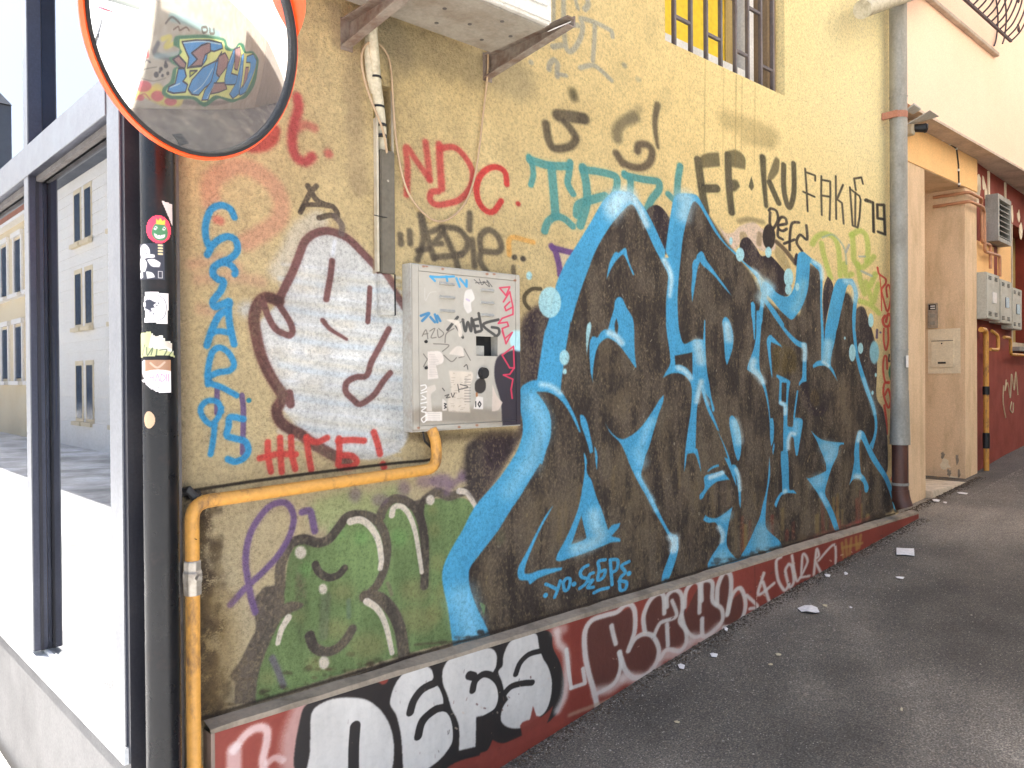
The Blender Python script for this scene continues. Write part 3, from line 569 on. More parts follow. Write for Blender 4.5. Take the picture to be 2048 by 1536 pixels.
Hh("K:1395,885 1440,920 1440,1000", 26, .8, 8, (206, 232, 236)); Hh("K:1560,1100 1560,1200", 40, .6, 16); Hh("K:1540,1220 1500,1215 1475,1290 N:1475,200", 24, .85, 8, (206, 232, 236)); Hh("N:1440,655", 30, .8, 10, (206, 232, 236))
Hh("I:900,840 980,860 1030,950 1020,1100", 44, .75, 18, (196, 228, 232)); Hh("L:640,380 700,540 725,640", 20, .7, 8); Hh("L:610,790 600,850", 20, .8, 7, (206, 232, 236)); Hh("L:580,1125 610,1130", 24, .8, 8, (206, 232, 236))
Hh("L:350,900 400,920 380,980", 60, .6, 20, (180, 214, 224)); Hh("L:290,1160", 70, .55, 20, (170, 210, 222)); Hh("L:310,1260 360,1350", 18, .7, 7); Hh("N:640,510 770,460", 30, .85, 9, (206, 232, 236)); Hh("N:915,420 945,500 960,640", 22, .8, 9, (206, 232, 236))
Hh("N:730,1040 775,1110 765,1190", 30, .8, 10, (206, 232, 236)); Hh("N:790,940 830,920", 60, .55, 22); Hh("N:760,1350 790,1400", 90, .5, 34, (176, 210, 214)); Hh("N:1190,1090 1190,1180 1200,1280", 110, .5, 30, (176, 210, 214))
w.P("J:960,20 975,60 960,150 940,260 926,372 918,260 918,130 930,50", PALE, .9, 8)
for t, a, b in (("G:530,1305", 120, 165), ("G:310,1020", 32, 44), ("J:686,400", 52, 82), ("J:690,550", 22, 31), ("H:960,795", 45, 74), ("H:1262,770", 34, 58), ("H:1477,1040", 50, 98), ("H:1475,1168", 36, 56), ("H:1570,1140", 22, 44),
                ("L:555,175", 26, 66), ("L:618,140", 20, 43), ("L:735,345", 8, 16), ("L:710,482", 9, 17), ("L:497,62", 7, 12), ("I:1240,1370", 36, 96), ("H:862,650", 18, 40)):
    w.E(t, a, b, PALE, .96, 4, tex=.1)
w.E("L:724,172", 36, 88, (142, 196, 206), .92, 10)
w.S("G:430,1165 340,1165 265,1230 262,1310 310,1375", 36, (84, 74, 54), .9, 7)
# rain streaks below the window, patched crack line, grime along the ledge
for x, a in ((1410, .3), (1472, .4), (1484, .25), (1510, .25), (1447, .2)):
    w.S("Z:%d,%d %d,%d" % (x, 120+(x-1410)*.5, x-2, 330), 2.2, (150, 124, 76), a, 1.2)
for x, y in ((1120, 60), (1240, 150), (1300, 60), (1330, 200)): w.E("Z:%d,%d" % (x, y), 14, 30, (190, 170, 120), .25, 14)
w.S("Z:385,982 500,964 640,945 780,928 866,918 872,880", 5, (40, 34, 28), .85, 1.6)
w.S("Z:395,1008 430,1010", 9, (50, 44, 36), .8, 4)
w.S("Z:387,1030 392,1120 395,1200 392,1330 400,1440", 8, (64, 52, 40), .7, 5, wear=.25); w.S("Z:398,1250 412,1330 408,1430", 30, (132, 108, 66), .6, 14); w.S("Z:410,1420 430,1440", 50, (110, 92, 66), .55, 16)
w.S("Z:392,1440 560,1408 830,1310", 7, (60, 50, 42), .75, 2.5, wear=.3); w.S("Z:830,1290 1000,1270 1300,1180", 4, (90, 78, 62), .6, 2, wear=.3)
def wp(x, z):
    v = np.array([x, YW, z])-EYE; return '%.1f,%.1f' % (1024+FOC*(v@_r)/(v@_f), 768-FOC*(v@_u)/(v@_f))
for i in range(170):                       # damp and soot creeping out beside the gas pipe and above the ledge
    z = rs2.uniform(.72, 1.30); k = (1.35-z)*1.3; x = .825+abs(rs2.normal(0, .022+.02*k))
    w.E("Z:"+wp(x, z), rs2.uniform(5, 15), rs2.uniform(8, 26), ((66, 54, 42), (104, 86, 58), (58, 46, 38))[i % 3], rs2.uniform(.3, .6), rs2.uniform(5, 11), n=9, wear=rs2.uniform(.42, .56))
for i in range(240):
    x = .8+rs2.rand()**1.3*4.6; z = .712+abs(rs2.normal(0, .012+.02*(x < 1.3)))
    w.E("Z:"+wp(x, z), rs2.uniform(3, 12), rs2.uniform(1.5, 5), ((62, 50, 42), (96, 80, 60))[i % 2], rs2.uniform(.25, .6), 2.5, n=9)
w.S("Z:"+' '.join(wp(x, .7125) for x in np.linspace(.82, 5.3, 30)), 4, (52, 42, 36), .75, 2, wear=.25)
w.S("Z:"+wp(.87, 1.02)+' '+wp(.90, .9)+' '+wp(.88, .76), 46, (120, 98, 60), .5, 26)
w.E("Z:378,990", 12, 9, (24, 20, 20), .95, 2)
w.S("Z:824,872 900,874 1032,866", 16, (84, 70, 54), .5, 8, wear=.3); w.S("Z:815,540 813,700 814,860", 9, (96, 82, 64), .45, 5)  # dirt and cabinet shadow painted below it, dark line down its left side
w.E("Z:870,885", 14, 12, (60, 48, 38), .8, 3)
w.S("Z:752,200 748,545", 6, (150, 128, 96), .6, 2); w.S("Z:788,200 784,560", 5, (188, 168, 124), .7, 2)

# ------------------------------------------------------------------ the painted plinth
YP = 2.05
q = Board(YP, .80, 5.60, -.1, .72, 640, (122, 52, 41), 21)
q.a += ((q.big-.5)*26)[..., None]*np.array([1, .7, .6], np.float32)
q.a[:, :int(.05*640)] = (120, 108, 96)
WHT = (192, 187, 180); BK = (34, 30, 28)
q.S("D:230,1180 230,1536", 60, (150, 120, 108), .4, 16)
q.S("D:980,1080 900,1300 900,1536", 170, (190, 172, 166), .6, 60)
q.S("D:430,1400 520,1280 620,1220 690,1240 690,1340 660,1500 700,1640", 60, (204, 186, 182), .75, 18); q.S("D:430,1400 430,1600", 110, (204, 190, 188), .6, 24); q.S("D:700,1500 760,1460 820,1480", 50, (200, 182, 178), .6, 16)
q.P("D:970,1700 975,1090 1100,980 1200,940 1400,900 1560,850 1640,868 1720,770 1850,710 2000,660 O:200,640 350,600 560,560 700,500 850,460 1020,440 1120,455 1145,580 1200,700 1232,850 1212,1000 1145,1130 1090,1185 900,1290 740,1340 660,1310 600,1420 "
    "400,1480 250,1560 0,1700", BK, .97, 6)
q.P("D:1050,1105 1150,1012 1300,975 1480,990 1600,1070 1680,1200 1712,1360 1700,1536 1650,1700 1030,1700 1040,1400", WHT, .97, 6, tex=.14)
q.S("D:1400,1210 1388,1400 1388,1700", 78, BK, .97, 5)
q.P("D:1700,920 1740,840 1800,770 1900,715 O:80,712 150,730 192,790 180,850 240,900 275,1000 300,1060 345,1120 362,1230 340,1330 260,1450 150,1540 0,1640 D:1790,1640 1770,1300 1730,1120 1680,1030", WHT, .97, 6, tex=.14)
for t, a in (("D:1840,1095 1870,1000 1940,910 2040,860 O:180,870", 56), ("D:1905,1285 1940,1160 2048,1070", 56), ("O:62,1290 95,1180 180,1085 290,1060 350,1130 370,1270 345,1400 270,1540", 52), ("O:200,690 215,790 255,870 290,960 292,1060", 52)):
    q.S(t, a, BK, .97, 5)
q.P("O:265,745 330,655 450,622 560,590 650,582 695,640 690,760 722,860 715,960 680,1070 620,1110 530,1130 525,1368 390,1400 390,1200 330,1060 300,960 262,860", WHT, .97, 6, tex=.14)
for t, a in (("O:475,800 505,808", 60), ("O:500,920 520,845 585,792 655,805 712,870 728,980 690,1080 600,1140", 46), ("O:700,570 726,640 715,720 688,775", 46)): q.S(t, a, BK, .97, 5)
q.P("O:748,640 800,530 920,462 1010,468 1042,560 1060,650 1110,740 1138,860 1128,980 1080,1090 1000,1150 900,1215 790,1215 728,1160 740,1060 785,990 755,930 735,850 705,770 740,720", WHT, .97, 6, tex=.14)
for t, a in (("O:845,790 880,700 950,632 1045,604", 38), ("O:730,980 800,895 890,865 975,858", 42)): q.S(t, a, BK, .97, 5)
q.P("O:1040,600 1100,690 1135,800 1130,950 1090,1100 1060,1170 1160,1120 1215,1000 1232,850 1200,700 1140,580 1130,460 1020,450", BK, .95, 6)
q.S("O:1175,450 1190,540 1245,620 1252,800 1235,960 1180,1080", 50, (200, 190, 182), .75, 24); q.S("O:1160,440 1225,430", 70, (196, 180, 172), .5, 30)
q.P("O:880,1200 900,1170 960,1150 985,1040 1010,1120 1050,1130 1100,1090 1145,1040 1120,1120 1090,1190 1250,1130 560,1500 560,1420 900,1290", (124, 54, 43), .95, 5, smooth=False)
q.S("O:560,1480 900,1310 1250,1140", 60, (124, 54, 43), .95, 8)
q.S("O:1250,592 1268,750 1288,900", 26, WHT, .9, 6, smooth=False); q.S("O:1288,900 1400,862 1382,745", 28, WHT, .9, 7, smooth=False)
BR = (86, 48, 40)
q.P("P:110,700 150,640 300,600 390,560 410,700 380,800 450,750 540,760 560,880 480,980 360,990 290,1060 190,1090 120,950", BR, .96, 5)
q.P("P:480,720 480,600 570,480 720,470 740,600 830,420 920,400 990,600 900,730 790,750 740,800 620,830 570,830", BR, .96, 5); q.P("P:945,540 950,420 990,350 1030,380 1030,520 1100,460 1110,620 1040,670 960,680", BR, .96, 5)
for t, a in (("P:172,1190 150,1090 118,980 95,850 95,720 140,645 230,612 300,592 350,550 392,548 415,600 412,720 372,840 410,770 470,733 530,748 568,830 550,920 490,990 410,1012 355,965 330,900 315,850", 28), ("P:318,850 322,950 280,1050 180,1110", 24),
             ("P:265,680 275,730 292,795", 26), ("P:478,720 470,620 510,520 565,475 598,490 603,600", 26), ("P:620,560 622,490 670,452 712,482 718,580 702,650 740,710 742,790 700,840 620,832 575,890", 24), ("P:540,735 580,660 680,618 652,520", 22), ("P:620,670 626,805", 24),
             ("P:733,560 742,460 790,400 828,420 828,595", 24), ("P:842,520 842,410 880,388 912,410 912,520 970,572 972,650 900,728 850,740 845,635", 24), ("P:715,610 740,700 790,750 840,742", 20),
             ("P:940,540 945,430 985,342 1025,355 1030,450 1008,600", 26), ("P:1005,610 1040,480 1090,440 1122,520 1110,610 1060,672 985,690", 24), ("P:1130,485 1200,555 1150,570", 18),
             ("P:1240,345 1205,480 1305,408", 18), ("P:1235,400 1275,525", 18), ("P:1350,240 1320,268 1330,380 1372,452 1402,415", 17), ("P:1398,285 1378,330 1405,430 1432,395 1420,300 1400,285", 17), ("P:1420,230 1438,345 1458,392 1520,270 1490,222 1480,350", 15),
             ("P:1478,370 1532,360", 14), ("P:1560,350 1578,190 1592,230 1568,262 1612,352", 15), ("P:1590,262 1692,160 1698,305", 14)):
    q.S(t, a, WHT, .9, 7, tex=.05)
for t in ("P:175,1100 260,1080 330,1020", "P:350,1010 480,1010 560,930", "P:590,870 700,850 760,800", "P:780,760 870,760 950,690"): q.S(t, 58, (190, 174, 166), .72, 24)
for t in ("P:1740,150 1750,240", "P:1765,130 1772,230", "P:1800,120 1790,220", "P:1830,110 1835,190", "P:1860,100 1850,180", "P:1745,180 1870,150"): q.S(t, 16, (150, 118, 60), .7, 6)
q.S("P:1180,260 1190,600", 5, (90, 40, 34), .6, 2)
q.S("P:0,1250 400,1080 900,760 1400,520 2048,130", 18, (160, 138, 116), .6, 9, wear=.3)
for i in range(60):
    x = rs2.uniform(900, 1800); y = 1450-(x-900)*.44+rs2.uniform(-30, 20)
    q.S("Z:%.1f,%.1f %.1f,%.1f" % (x, y, x+rs2.uniform(-4, 4), y+rs2.uniform(-3, 3)), rs2.uniform(1, 3), ((190, 170, 150), (80, 50, 44))[i % 2], .6, .8, smooth=False)
for i in range(30):
    x = rs2.uniform(680, 1110); y = rs2.uniform(1330, 1536)
    q.S("Z:%.1f,%.1f %.1f,%.1f" % (x, y, x+rs2.uniform(-2, 2), y+rs2.uniform(-8, 8)), rs2.uniform(.8, 2), ((120, 90, 84), (60, 50, 48))[i % 2], .5, .8, smooth=False)

# ------------------------------------------------------------------ the meter cabinet's door
YB = 2.055
bx = Board(YB, 1.44, 2.00, 1.40, 2.00, 1000, (168, 161, 148), 31)
bx.a += ((bx.big-.5)*14)[..., None]
bx.S("X:150,1310 500,1300 900,1330", 110, (120, 108, 92), .6, 30); bx.P("X:760,850 850,800 960,770 960,1420 800,1390 790,1200 740,1000", (44, 38, 46), .94, 8, wear=.1); bx.P("X:880,640 960,640 960,800 900,790 860,720", (168, 208, 212), .9, 10)
for t in ("X:235,210 300,215 420,210", "X:235,210 270,245", "X:360,210 368,245", "X:440,225 465,290", "X:470,230 520,290", "X:520,240 520,280"): bx.S(t, 16, (58, 142, 186), .9, 3)
for t in ("X:160,520 225,500 170,560", "X:235,530 270,570", "X:270,510 290,570", "X:290,520 312,560"): bx.S(t, 18, (50, 110, 150), .9, 3)
bx.P("X:515,320 560,310 585,380 555,420 560,480 530,500 500,450 500,380", (206, 198, 188), .95, 4, wear=.1); bx.S("X:520,390 540,400", 14, (176, 160, 186), .8, 4)
for t in ("X:370,630 450,530", "X:440,600 490,690", "X:490,550 510,640 530,570 555,640 560,540", "X:570,560 590,650", "X:570,555 610,545", "X:575,600 610,600", "X:590,650 630,640", "X:615,500 640,630", "X:770,550 650,590 740,670", "X:720,610 770,620 775,660 740,690"): bx.S(t, 19, (58, 56, 54), .92, 3)
for t in ("X:350,730 360,660 420,620", "X:430,600 500,550"): bx.S(t, 8, (90, 84, 78), .7, 3)
for t in ("X:780,300 860,292 830,360 780,300", "X:810,410 860,330 885,450 830,480 820,450 860,410", "X:885,450 885,510", "X:770,580 800,540 880,510", "X:770,580 840,570 850,600 800,620 830,740 880,650 820,700 800,640", "X:800,830 890,760 895,930 860,930 800,830", "X:895,930 860,980 810,985 885,1020 870,1100 880,1170"):
    bx.S(t, 11, (196, 50, 78), .92, 2.5, smooth=False)
for t in ("X:580,235 620,270", "X:620,230 640,275 660,250", "X:650,250 700,290 680,240 720,290", "X:590,260 680,255"): bx.S(t, 6, (70, 68, 66), .8, 2)
for t in ("X:170,680 200,630 215,700", "X:180,665 215,660", "X:230,640 270,620 240,690 280,690", "X:290,630 300,690 340,660 300,620", "X:180,920 240,820 240,920", "X:180,820 260,930", "X:260,740 380,750 330,800", "X:340,830 400,880 440,850", "X:500,780 550,870", "X:460,850 500,840", "X:200,920 230,910"): bx.S(t, 7, (92, 86, 78), .75, 2)
bx.P("X:215,800 310,800 340,850 330,890 280,910 300,1010 215,1020", (208, 196, 184), .95, 3, wear=.06)
for i in range(14): bx.S("X:225,%d %d,%d" % (825+i*13, 270+((i*37) % 30), 825+i*13), 2.5, (150, 138, 130), .6, 1, smooth=False)
bx.P("X:440,760 490,770 500,840 380,820", (200, 188, 174), .9, 5, wear=.2); bx.P("X:360,550 460,560 490,680 460,680 440,600", (204, 192, 176), .92, 4); bx.P("X:380,950 560,960 570,1010 540,1100 550,1280 380,1270 370,1200 400,1100", (198, 184, 166), .92, 6, wear=.22)
for i in range(34):
    a = rs2.uniform(390, 540); b = rs2.uniform(960, 1270); bx.S("X:%d,%d %d,%d" % (a, b, a+rs2.uniform(8, 30), b+rs2.uniform(-3, 3)), 4, (138, 126, 114), .6, 2, smooth=False)
for i in range(9): bx.S("X:505,%d 550,%d" % (1020+i*22, 1020+i*22), 7, (110, 104, 100), .6, 2, smooth=False)
bx.P("X:205,1080 270,1060 280,1100 240,1140 250,1270 205,1270", (196, 184, 170), .85, 4); bx.P("X:195,1275 328,1275 328,1345 195,1345", (212, 202, 190), .95, 2, smooth=False)
for i in range(4): bx.S("X:215,%d 310,%d" % (1290+i*14, 1290+i*14), 3, (140, 128, 122), .6, 1, smooth=False)
bx.P("X:600,1150 650,1160 650,1255 575,1250", (214, 206, 196), .95, 2, smooth=False); bx.P("X:330,1170 360,1200 365,1265 330,1265", (204, 194, 182), .9, 3); bx.P("X:612,935 645,935 640,1020 600,1010", (210, 204, 196), .95, 2, smooth=False); bx.P("X:725,1060 760,1150 805,1200 770,1260 720,1270", (200, 182, 166), .9, 5)
for t in ("X:592,1195 592,1235", "X:622,1195 610,1215 622,1237 634,1215 622,1195", "X:345,1210 360,1215 345,1228 360,1240 345,1248"): bx.S(t, 8, (40, 36, 36), .95, 1.5, smooth=False)
bx.S("X:620,985", 14, (30, 28, 28), .9, 2)
bx.P("X:590,1040 640,1005 670,1040 668,1100 630,1130 590,1110", (46, 42, 40), .95, 4); bx.S("X:600,1130 600,1150", 14, (150, 86, 40), .8, 3)
for t in ("X:160,1070 195,1065 200,1090 165,1110", "X:160,1130 205,1115", "X:170,1150 200,1170 165,1180", "X:160,1210 205,1200", "X:165,1240 200,1240 165,1270 200,1280", "X:205,1300 165,1330 180,1358 205,1340"): bx.S(t, 8, (222, 216, 208), .95, 2)
for t in ("X:350,1150 380,1140 360,1165 390,1160", "X:400,1130 410,1160 425,1130", "X:450,1060 460,1120", "X:470,1060 530,1080 460,1100", "X:330,1090 345,1110", "X:500,920 520,905 530,940"): bx.S(t, 7, (60, 54, 52), .8, 2)
for x, y in ((205, 128), (330, 150), (680, 190), (735, 190), (240, 1415), (460, 1395), (180, 130), (900, 240), (140, 1400), (600, 1380)): bx.E("X:%d,%d" % (x, y), 12, 9, (140, 84, 56), .75, 5)
bx.S("X:190,300 195,400 230,340 280,330", 4, (190, 186, 176), .6, 2); bx.S("X:80,1430 900,1420", 20, (110, 96, 82), .5, 10)

# ------------------------------------------------------------------ the wall across the alley (seen in the traffic mirror)
GX = [-60, -3, -1, 0, .8, 1.4, 1.84, 2.3, 2.68, 3.46, 4.18, 5.57, 6.24, 6.89, 7.36, 8.3, 9.2, 12, 20, 40]
GZ = [-.12, -.08, -.04, .03, .125, .20, .262, .321, .376, .465, .536, .655, .70, .747, .785, .85, .90, 1.15, 1.9, 3.6]
def g(x): return float(np.interp(x, GX, GZ))
_a, _e = math.radians(16), math.radians(-11)
MNv = np.array([math.sin(_a)*math.cos(_e), -math.cos(_a)*math.cos(_e), math.sin(_e)])
MRr, RC = .2575, 1.0; _mr = ray(402, 60); MC = EYE+_mr/np.linalg.norm(_mr)*1.93; rr_ = MRr-.012
_cen = MC-MNv*(math.sqrt(RC**2-rr_**2)-.002)
def via_mirror(px, py, Y=-1.70):
    d = ray(px, py); d = d/np.linalg.norm(d); oc = EYE-_cen; b = oc@d
    t = -b-math.sqrt(max(b*b-(oc@oc-RC**2), 0)); P = EYE+d*t; n = (P-_cen)/RC; r_ = d-2*(d@n)*n
    Q = P+r_*((Y-P[1])/r_[1]); return Q, P, r_
OX, OW, OH = 2.8, 8.4, 3.2
def opp_paint():
    Bd = Board(2.1, 0, OW, 0, OH, 230, (166, 160, 148), 41); Bd.aniso = False
    Bd.a += ((Bd.big-.5)*30)[..., None]
    def pts(txt):
        out = []
        for t in txt.split():
            a, b = map(float, t.split(',')); Q = via_mirror(a/3.2, b/3.2)[0]
            out.append([(Q[0]-OX)*Bd.res, (Q[2]-g(Q[0]))*Bd.res])
        return np.array(out), np.full(len(out), 3.2), np.full(len(out), .0135)
    Bd.pts = pts
    def E2(x, y, rx, ry, col, a=.95, soft=8): Bd.P(' '.join('%.1f,%.1f' % (x+rx*math.cos(6.283*i/18), y+ry*math.sin(6.283*i/18)) for i in range(18)), col, a, soft)
    Bd.S("870,600 950,590 1050,640 1150,650", 60, (206, 184, 84), .7, 14); Bd.S("960,600 1000,560 1040,600", 40, (206, 184, 84), .7, 14)
    for x, y, rx, ry in ((918, 552, 52, 36), (1008, 615, 42, 34), (1092, 650, 40, 26), (900, 625, 24, 20)): E2(x, y, rx, ry, (188, 84, 94), .85, 6)
    for x, y, r in ((1000, 478, 16), (1030, 442, 12), (1062, 420, 14), (1040, 484, 9), (1074, 470, 10), (1022, 460, 8), (1060, 398, 8)): E2(x, y, r, r*1.2, (48, 46, 52), .9, 4)
    Bd.S("895,420 910,380 930,350", 8, (60, 60, 66), .8, 3); Bd.S("925,300 918,360 945,360 930,290", 14, (170, 66, 70), .8, 4); Bd.S("890,420 900,400 918,415 935,385 960,400", 7, (60, 58, 64), .8, 3)
    Bd.S("1010,280 990,340 1060,370 1120,390", 24, (60, 62, 72), .7, 8); Bd.S("1040,250 1090,240 1060,300 1110,280", 22, (196, 186, 80), .7, 8); Bd.S("1000,360 1100,350 1150,340", 26, (140, 170, 176), .6, 12)
    Bd.S("1100,110 1180,130 1290,175 1400,220", 40, (112, 160, 168), .55, 14); Bd.S("1110,190 1140,170 1150,195 1190,175 1210,195", 8, (96, 76, 66), .85, 3); Bd.S("1290,180 1300,210 1325,200 1320,175 1295,175", 12, (80, 70, 60), .9, 3); Bd.S("1340,180 1345,215 1370,215 1370,185", 12, (80, 70, 60), .9, 3)
    Bd.S("1060,150 1100,110 1150,150", 10, (70, 60, 56), .7, 3); Bd.S("880,460 940,440 1000,430", 6, (90, 86, 84), .6, 3); Bd.S("900,500 980,520 1060,500", 6, (90, 86, 84), .5, 3); Bd.S("1180,650 1250,660 1400,660 1500,640", 30, (104, 92, 92), .6, 10); Bd.S("870,640 920,600 960,640", 6, (160, 70, 80), .7, 3)
    Bd.P("1110,290 1120,235 1200,225 1330,225 1440,250 1460,300 1500,310 1530,275 1560,285 1575,330 1620,330 1655,380 1650,440 1630,540 1580,620 1530,640 1480,655 1400,630 1320,680 1280,670 1230,635 1100,635 1040,605 1045,560 1090,520 1110,440 1150,430 1100,405 1080,370 1140,350 1150,310", (50, 112, 80), .97, 5)
    Bd.P("1150,300 1150,250 1330,245 1430,265 1445,320 1500,325 1535,290 1565,340 1620,345 1642,385 1635,440 1600,540 1565,600 1500,635 1380,610 1310,655 1240,618 1100,612 1062,590 1075,560 1115,530 1130,440 1165,435 1100,385 1150,352 1165,330", (214, 222, 140), .96, 3)
    BLo, MAo, DK = (66, 142, 214), (148, 112, 112), (26, 24, 44)
    for c, t in ((BLo, "1165,268 1250,258 1340,258 1420,276 1425,310 1370,330 1330,322 1322,380 1290,425 1198,435 1208,370 1190,330"), (MAo, "1225,340 1290,290 1345,272 1348,330 1312,352 1290,420 1212,430 1262,380"),
                 (MAo, "1105,380 1142,355 1190,408 1182,440 1150,430"), (BLo, "1140,440 1180,440 1192,490 1170,520 1200,542 1186,590 1110,598 1072,585 1080,556 1120,535"), ((176, 190, 70), "1215,455 1262,452 1215,492"),
                 (BLo, "1228,512 1300,430 1382,390 1420,330 1402,420 1362,520 1310,562 1270,610 1228,605 1204,572"), (BLo, "1352,520 1382,400 1425,350 1440,400 1402,500 1352,572 1332,640 1290,642 1310,580"),
                 (MAo, "1400,360 1440,338 1462,380 1450,432 1402,492 1384,470"), (MAo, "1370,532 1440,530 1452,570 1400,592 1346,602"), (BLo, "1458,410 1490,330 1502,312 1502,380 1480,470 1542,490 1502,542 1440,542 1438,500"),
                 (MAo, "1505,312 1536,300 1541,350 1520,450 1500,440"), (BLo, "1546,362 1560,340 1552,480 1532,600 1490,632 1468,602 1510,530"), (BLo, "1580,362 1620,346 1641,384 1635,432 1610,502 1572,590 1535,612 1530,582 1570,520 1600,442 1602,402 1576,400"),
                 (MAo, "1572,432 1592,430 1582,502 1552,562")):
        Bd.P(t, c, .97, 2); Q = t.split(); Bd.S(' '.join(Q+[Q[0]]), 9, DK, .92, 2, smooth=False)
    for t in ("1175,275 1300,266 1410,284", "1150,535 1090,560", "1240,590 1300,540 1360,440", "1325,630 1370,540", "1470,410 1490,350", "1530,560 1548,420", "1560,560 1610,470"): Bd.S(t, 7, (190, 222, 236), .8, 2)
    return Bd
# ================================================================== materials
def img_mat(name, im, rough=.85, grain=(1500, .0012), coarse=(70, .003), spec=.25, mult=.16, pits=0):
    m, nt, b = nodes(name)
    t = N(nt, 'ShaderNodeTexImage'); t.image = im; t.interpolation = 'Cubic'; t.extension = 'EXTEND'
    n1 = noise(nt, coarse[0], 5, .7); n2 = noise(nt, coarse[0]*2.6, 3, .6)
    g = ramp(nt, n1, [(.32, (1-mult*1.9,)*3), (.5, (1,)*3), (.7, (1+mult,)*3)])
    c = mixc(nt, 1.0, t.outputs[0], g, 'MULTIPLY')
    if pits:
        n3 = noise(nt, coarse[0]*1.5, 4, .75, stretch=(1, 1, .75)); c = mixc(nt, 1.0, c, ramp(nt, n3, [(.33, (1-pits,)*3), (.46, (1,)*3), (.6, (1,)*3), (.72, (1+pits*.35,)*3)]), 'MULTIPLY')
    if pits:      # hairline worms in the float finish
        tw = N(nt, 'ShaderNodeTexNoise'); tw.inputs['Scale'].default_value = 30; tw.inputs['Detail'].default_value = 3; tw.inputs['Distortion'].default_value = 1.6; tcw = N(nt, 'ShaderNodeTexCoord'); nt.links.new(tcw.outputs['Object'], tw.inputs['Vector'])
        wl = ramp(nt, tw.outputs['Fac'], [(.484, (0, 0, 0)), (.5, (1, 1, 1)), (.516, (0, 0, 0))]); wm = ramp(nt, noise(nt, 17, 3, .6), [(.46, (0, 0, 0)), (.6, (.42,)*3)])
        c = mixc(nt, mixc(nt, 1., wl, wm, 'MULTIPLY'), c, mixc(nt, 1., c, (.42, .38, .33), 'MULTIPLY'))
    nt.links.new(c, b.inputs['Base Color'])
    b.inputs['Roughness'].default_value = rough; b.inputs['Specular IOR Level'].default_value = spec
    if coarse[1]:
        p = bump(nt, b, n1, coarse[1]); bump(nt, b, n2, coarse[1]*.35, 1, p)
    return m
M = {}
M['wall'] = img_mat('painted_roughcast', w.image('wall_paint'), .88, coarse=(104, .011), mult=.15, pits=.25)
M['plinth'] = img_mat('painted_plinth', q.image('plinth_paint'), .62, coarse=(40, .0012), spec=.4, mult=.05)
M['cabinet_door'] = img_mat('cabinet_paint', bx.image('cabinet_paint'), .5, coarse=(26, .0006), spec=.4, mult=.04)
M['cement'] = worn('cement_ledge', (148, 134, 116), (84, 74, 62), .85, scale=9, amount=.7, grain=60, bumpd=.002)
M['dark'] = worn('dark_recess', (40, 36, 34), rough=.9)
M['yplain'] = worn('yellow_render', (216, 184, 112), (150, 130, 90), .9, scale=4, amount=.4, grain=90, bumpd=.003)
M['conc'] = worn('concrete_base', (112, 110, 108), (84, 82, 80), .8, scale=2.2, amount=.6, grain=120, bumpd=.0006)
M['sill'] = worn('pale_sill', (206, 206, 204), (120, 116, 110), .55, scale=9, amount=.7, grain=90, bumpd=.0004)
M['cap'] = worn('light_anodised_cap', (118, 119, 122), (92, 92, 96), .35, metal=.25, scale=5, amount=.3, grain=150, bumpd=.0002)  # lighter copy of the frame metal, sun glare put into its colour
M['frame'] = worn('anodised_frame', (78, 80, 92), (60, 60, 66), .38, metal=.75, scale=4, amount=.4, grain=150, bumpd=.0002)
M['frame_dark'] = worn('dark_steel', (46, 46, 52), (84, 78, 74), .4, metal=.35, scale=3, amount=.35, grain=140, bumpd=.0003)
M['pole'] = worn('painted_pole', (20, 20, 22), (66, 50, 42), .3, scale=9, amount=.5, grain=110, bumpd=.0004, spec=.3, lo=.55, hi=.8)
M['greypost'] = worn('grey_trim', (96, 91, 88), (66, 60, 56), .8, scale=12, amount=.7, bumpd=.001)
M['gas'] = worn('yellow_pipe', (196, 142, 66), (104, 78, 56), .5, scale=17, amount=.85, grain=60, bumpd=.0008, spec=.4, lo=.53, hi=.66, stretch=(1, 1, .5))
M['union'] = worn('bare_metal', (172, 164, 152), (110, 90, 72), .42, metal=.6, scale=30, amount=.5)
M['cab'] = worn('cabinet_enamel', (170, 166, 156), (124, 96, 74), .5, scale=13, amount=.5, grain=90, bumpd=.0004, lo=.5, hi=.78)
M['white_metal'] = worn('ac_enamel', (206, 202, 192), (136, 122, 104), .45, scale=9, amount=.5, grain=90, bumpd=.0003, lo=.48)
M['pan'] = worn('stained_pan', (150, 143, 131), (112, 96, 78), .55, scale=9, amount=.7, grain=90, bumpd=.0003, lo=.42)
M['rust'] = worn('rusty_bracket', (146, 136, 124), (112, 88, 74), .7, metal=.1, scale=16, amount=.85, grain=80, bumpd=.0008, lo=.38, hi=.62)
M['lag'] = worn('pipe_wrap', (196, 186, 160), (126, 112, 88), .75, scale=26, amount=.7, grain=120, bumpd=.0012)
M['cable'] = worn('beige_cable', (176, 150, 118), (130, 100, 74), .5, scale=20, amount=.4, bumpd=0)
M['trunk'] = worn('grey_trunking', (98, 91, 78), (84, 76, 62), .6, scale=12, amount=.6, bumpd=.0003)
M['trunk_edge'] = worn('pale_trunking', (188, 178, 156), (130, 116, 96), .7, scale=20, amount=.6, bumpd=.0003)
M['trunk_white'] = worn('painted_trunking', (206, 206, 202), (160, 146, 124), .6, scale=10, amount=.5, bumpd=.0004)
M['black'] = worn('black_plastic', (26, 26, 28), (60, 56, 52), .45, bumpd=0)
M['orange'] = worn('orange_rim', (240, 84, 30), (170, 60, 40), .32, scale=8, amount=.25, grain=100, bumpd=0, spec=.5)
M['zinc'] = worn('galvanised_pipe', (152, 149, 140), (104, 98, 88), .55, metal=.25, scale=10, amount=.6, grain=80, bumpd=.0006, stretch=(1, 1, .4))
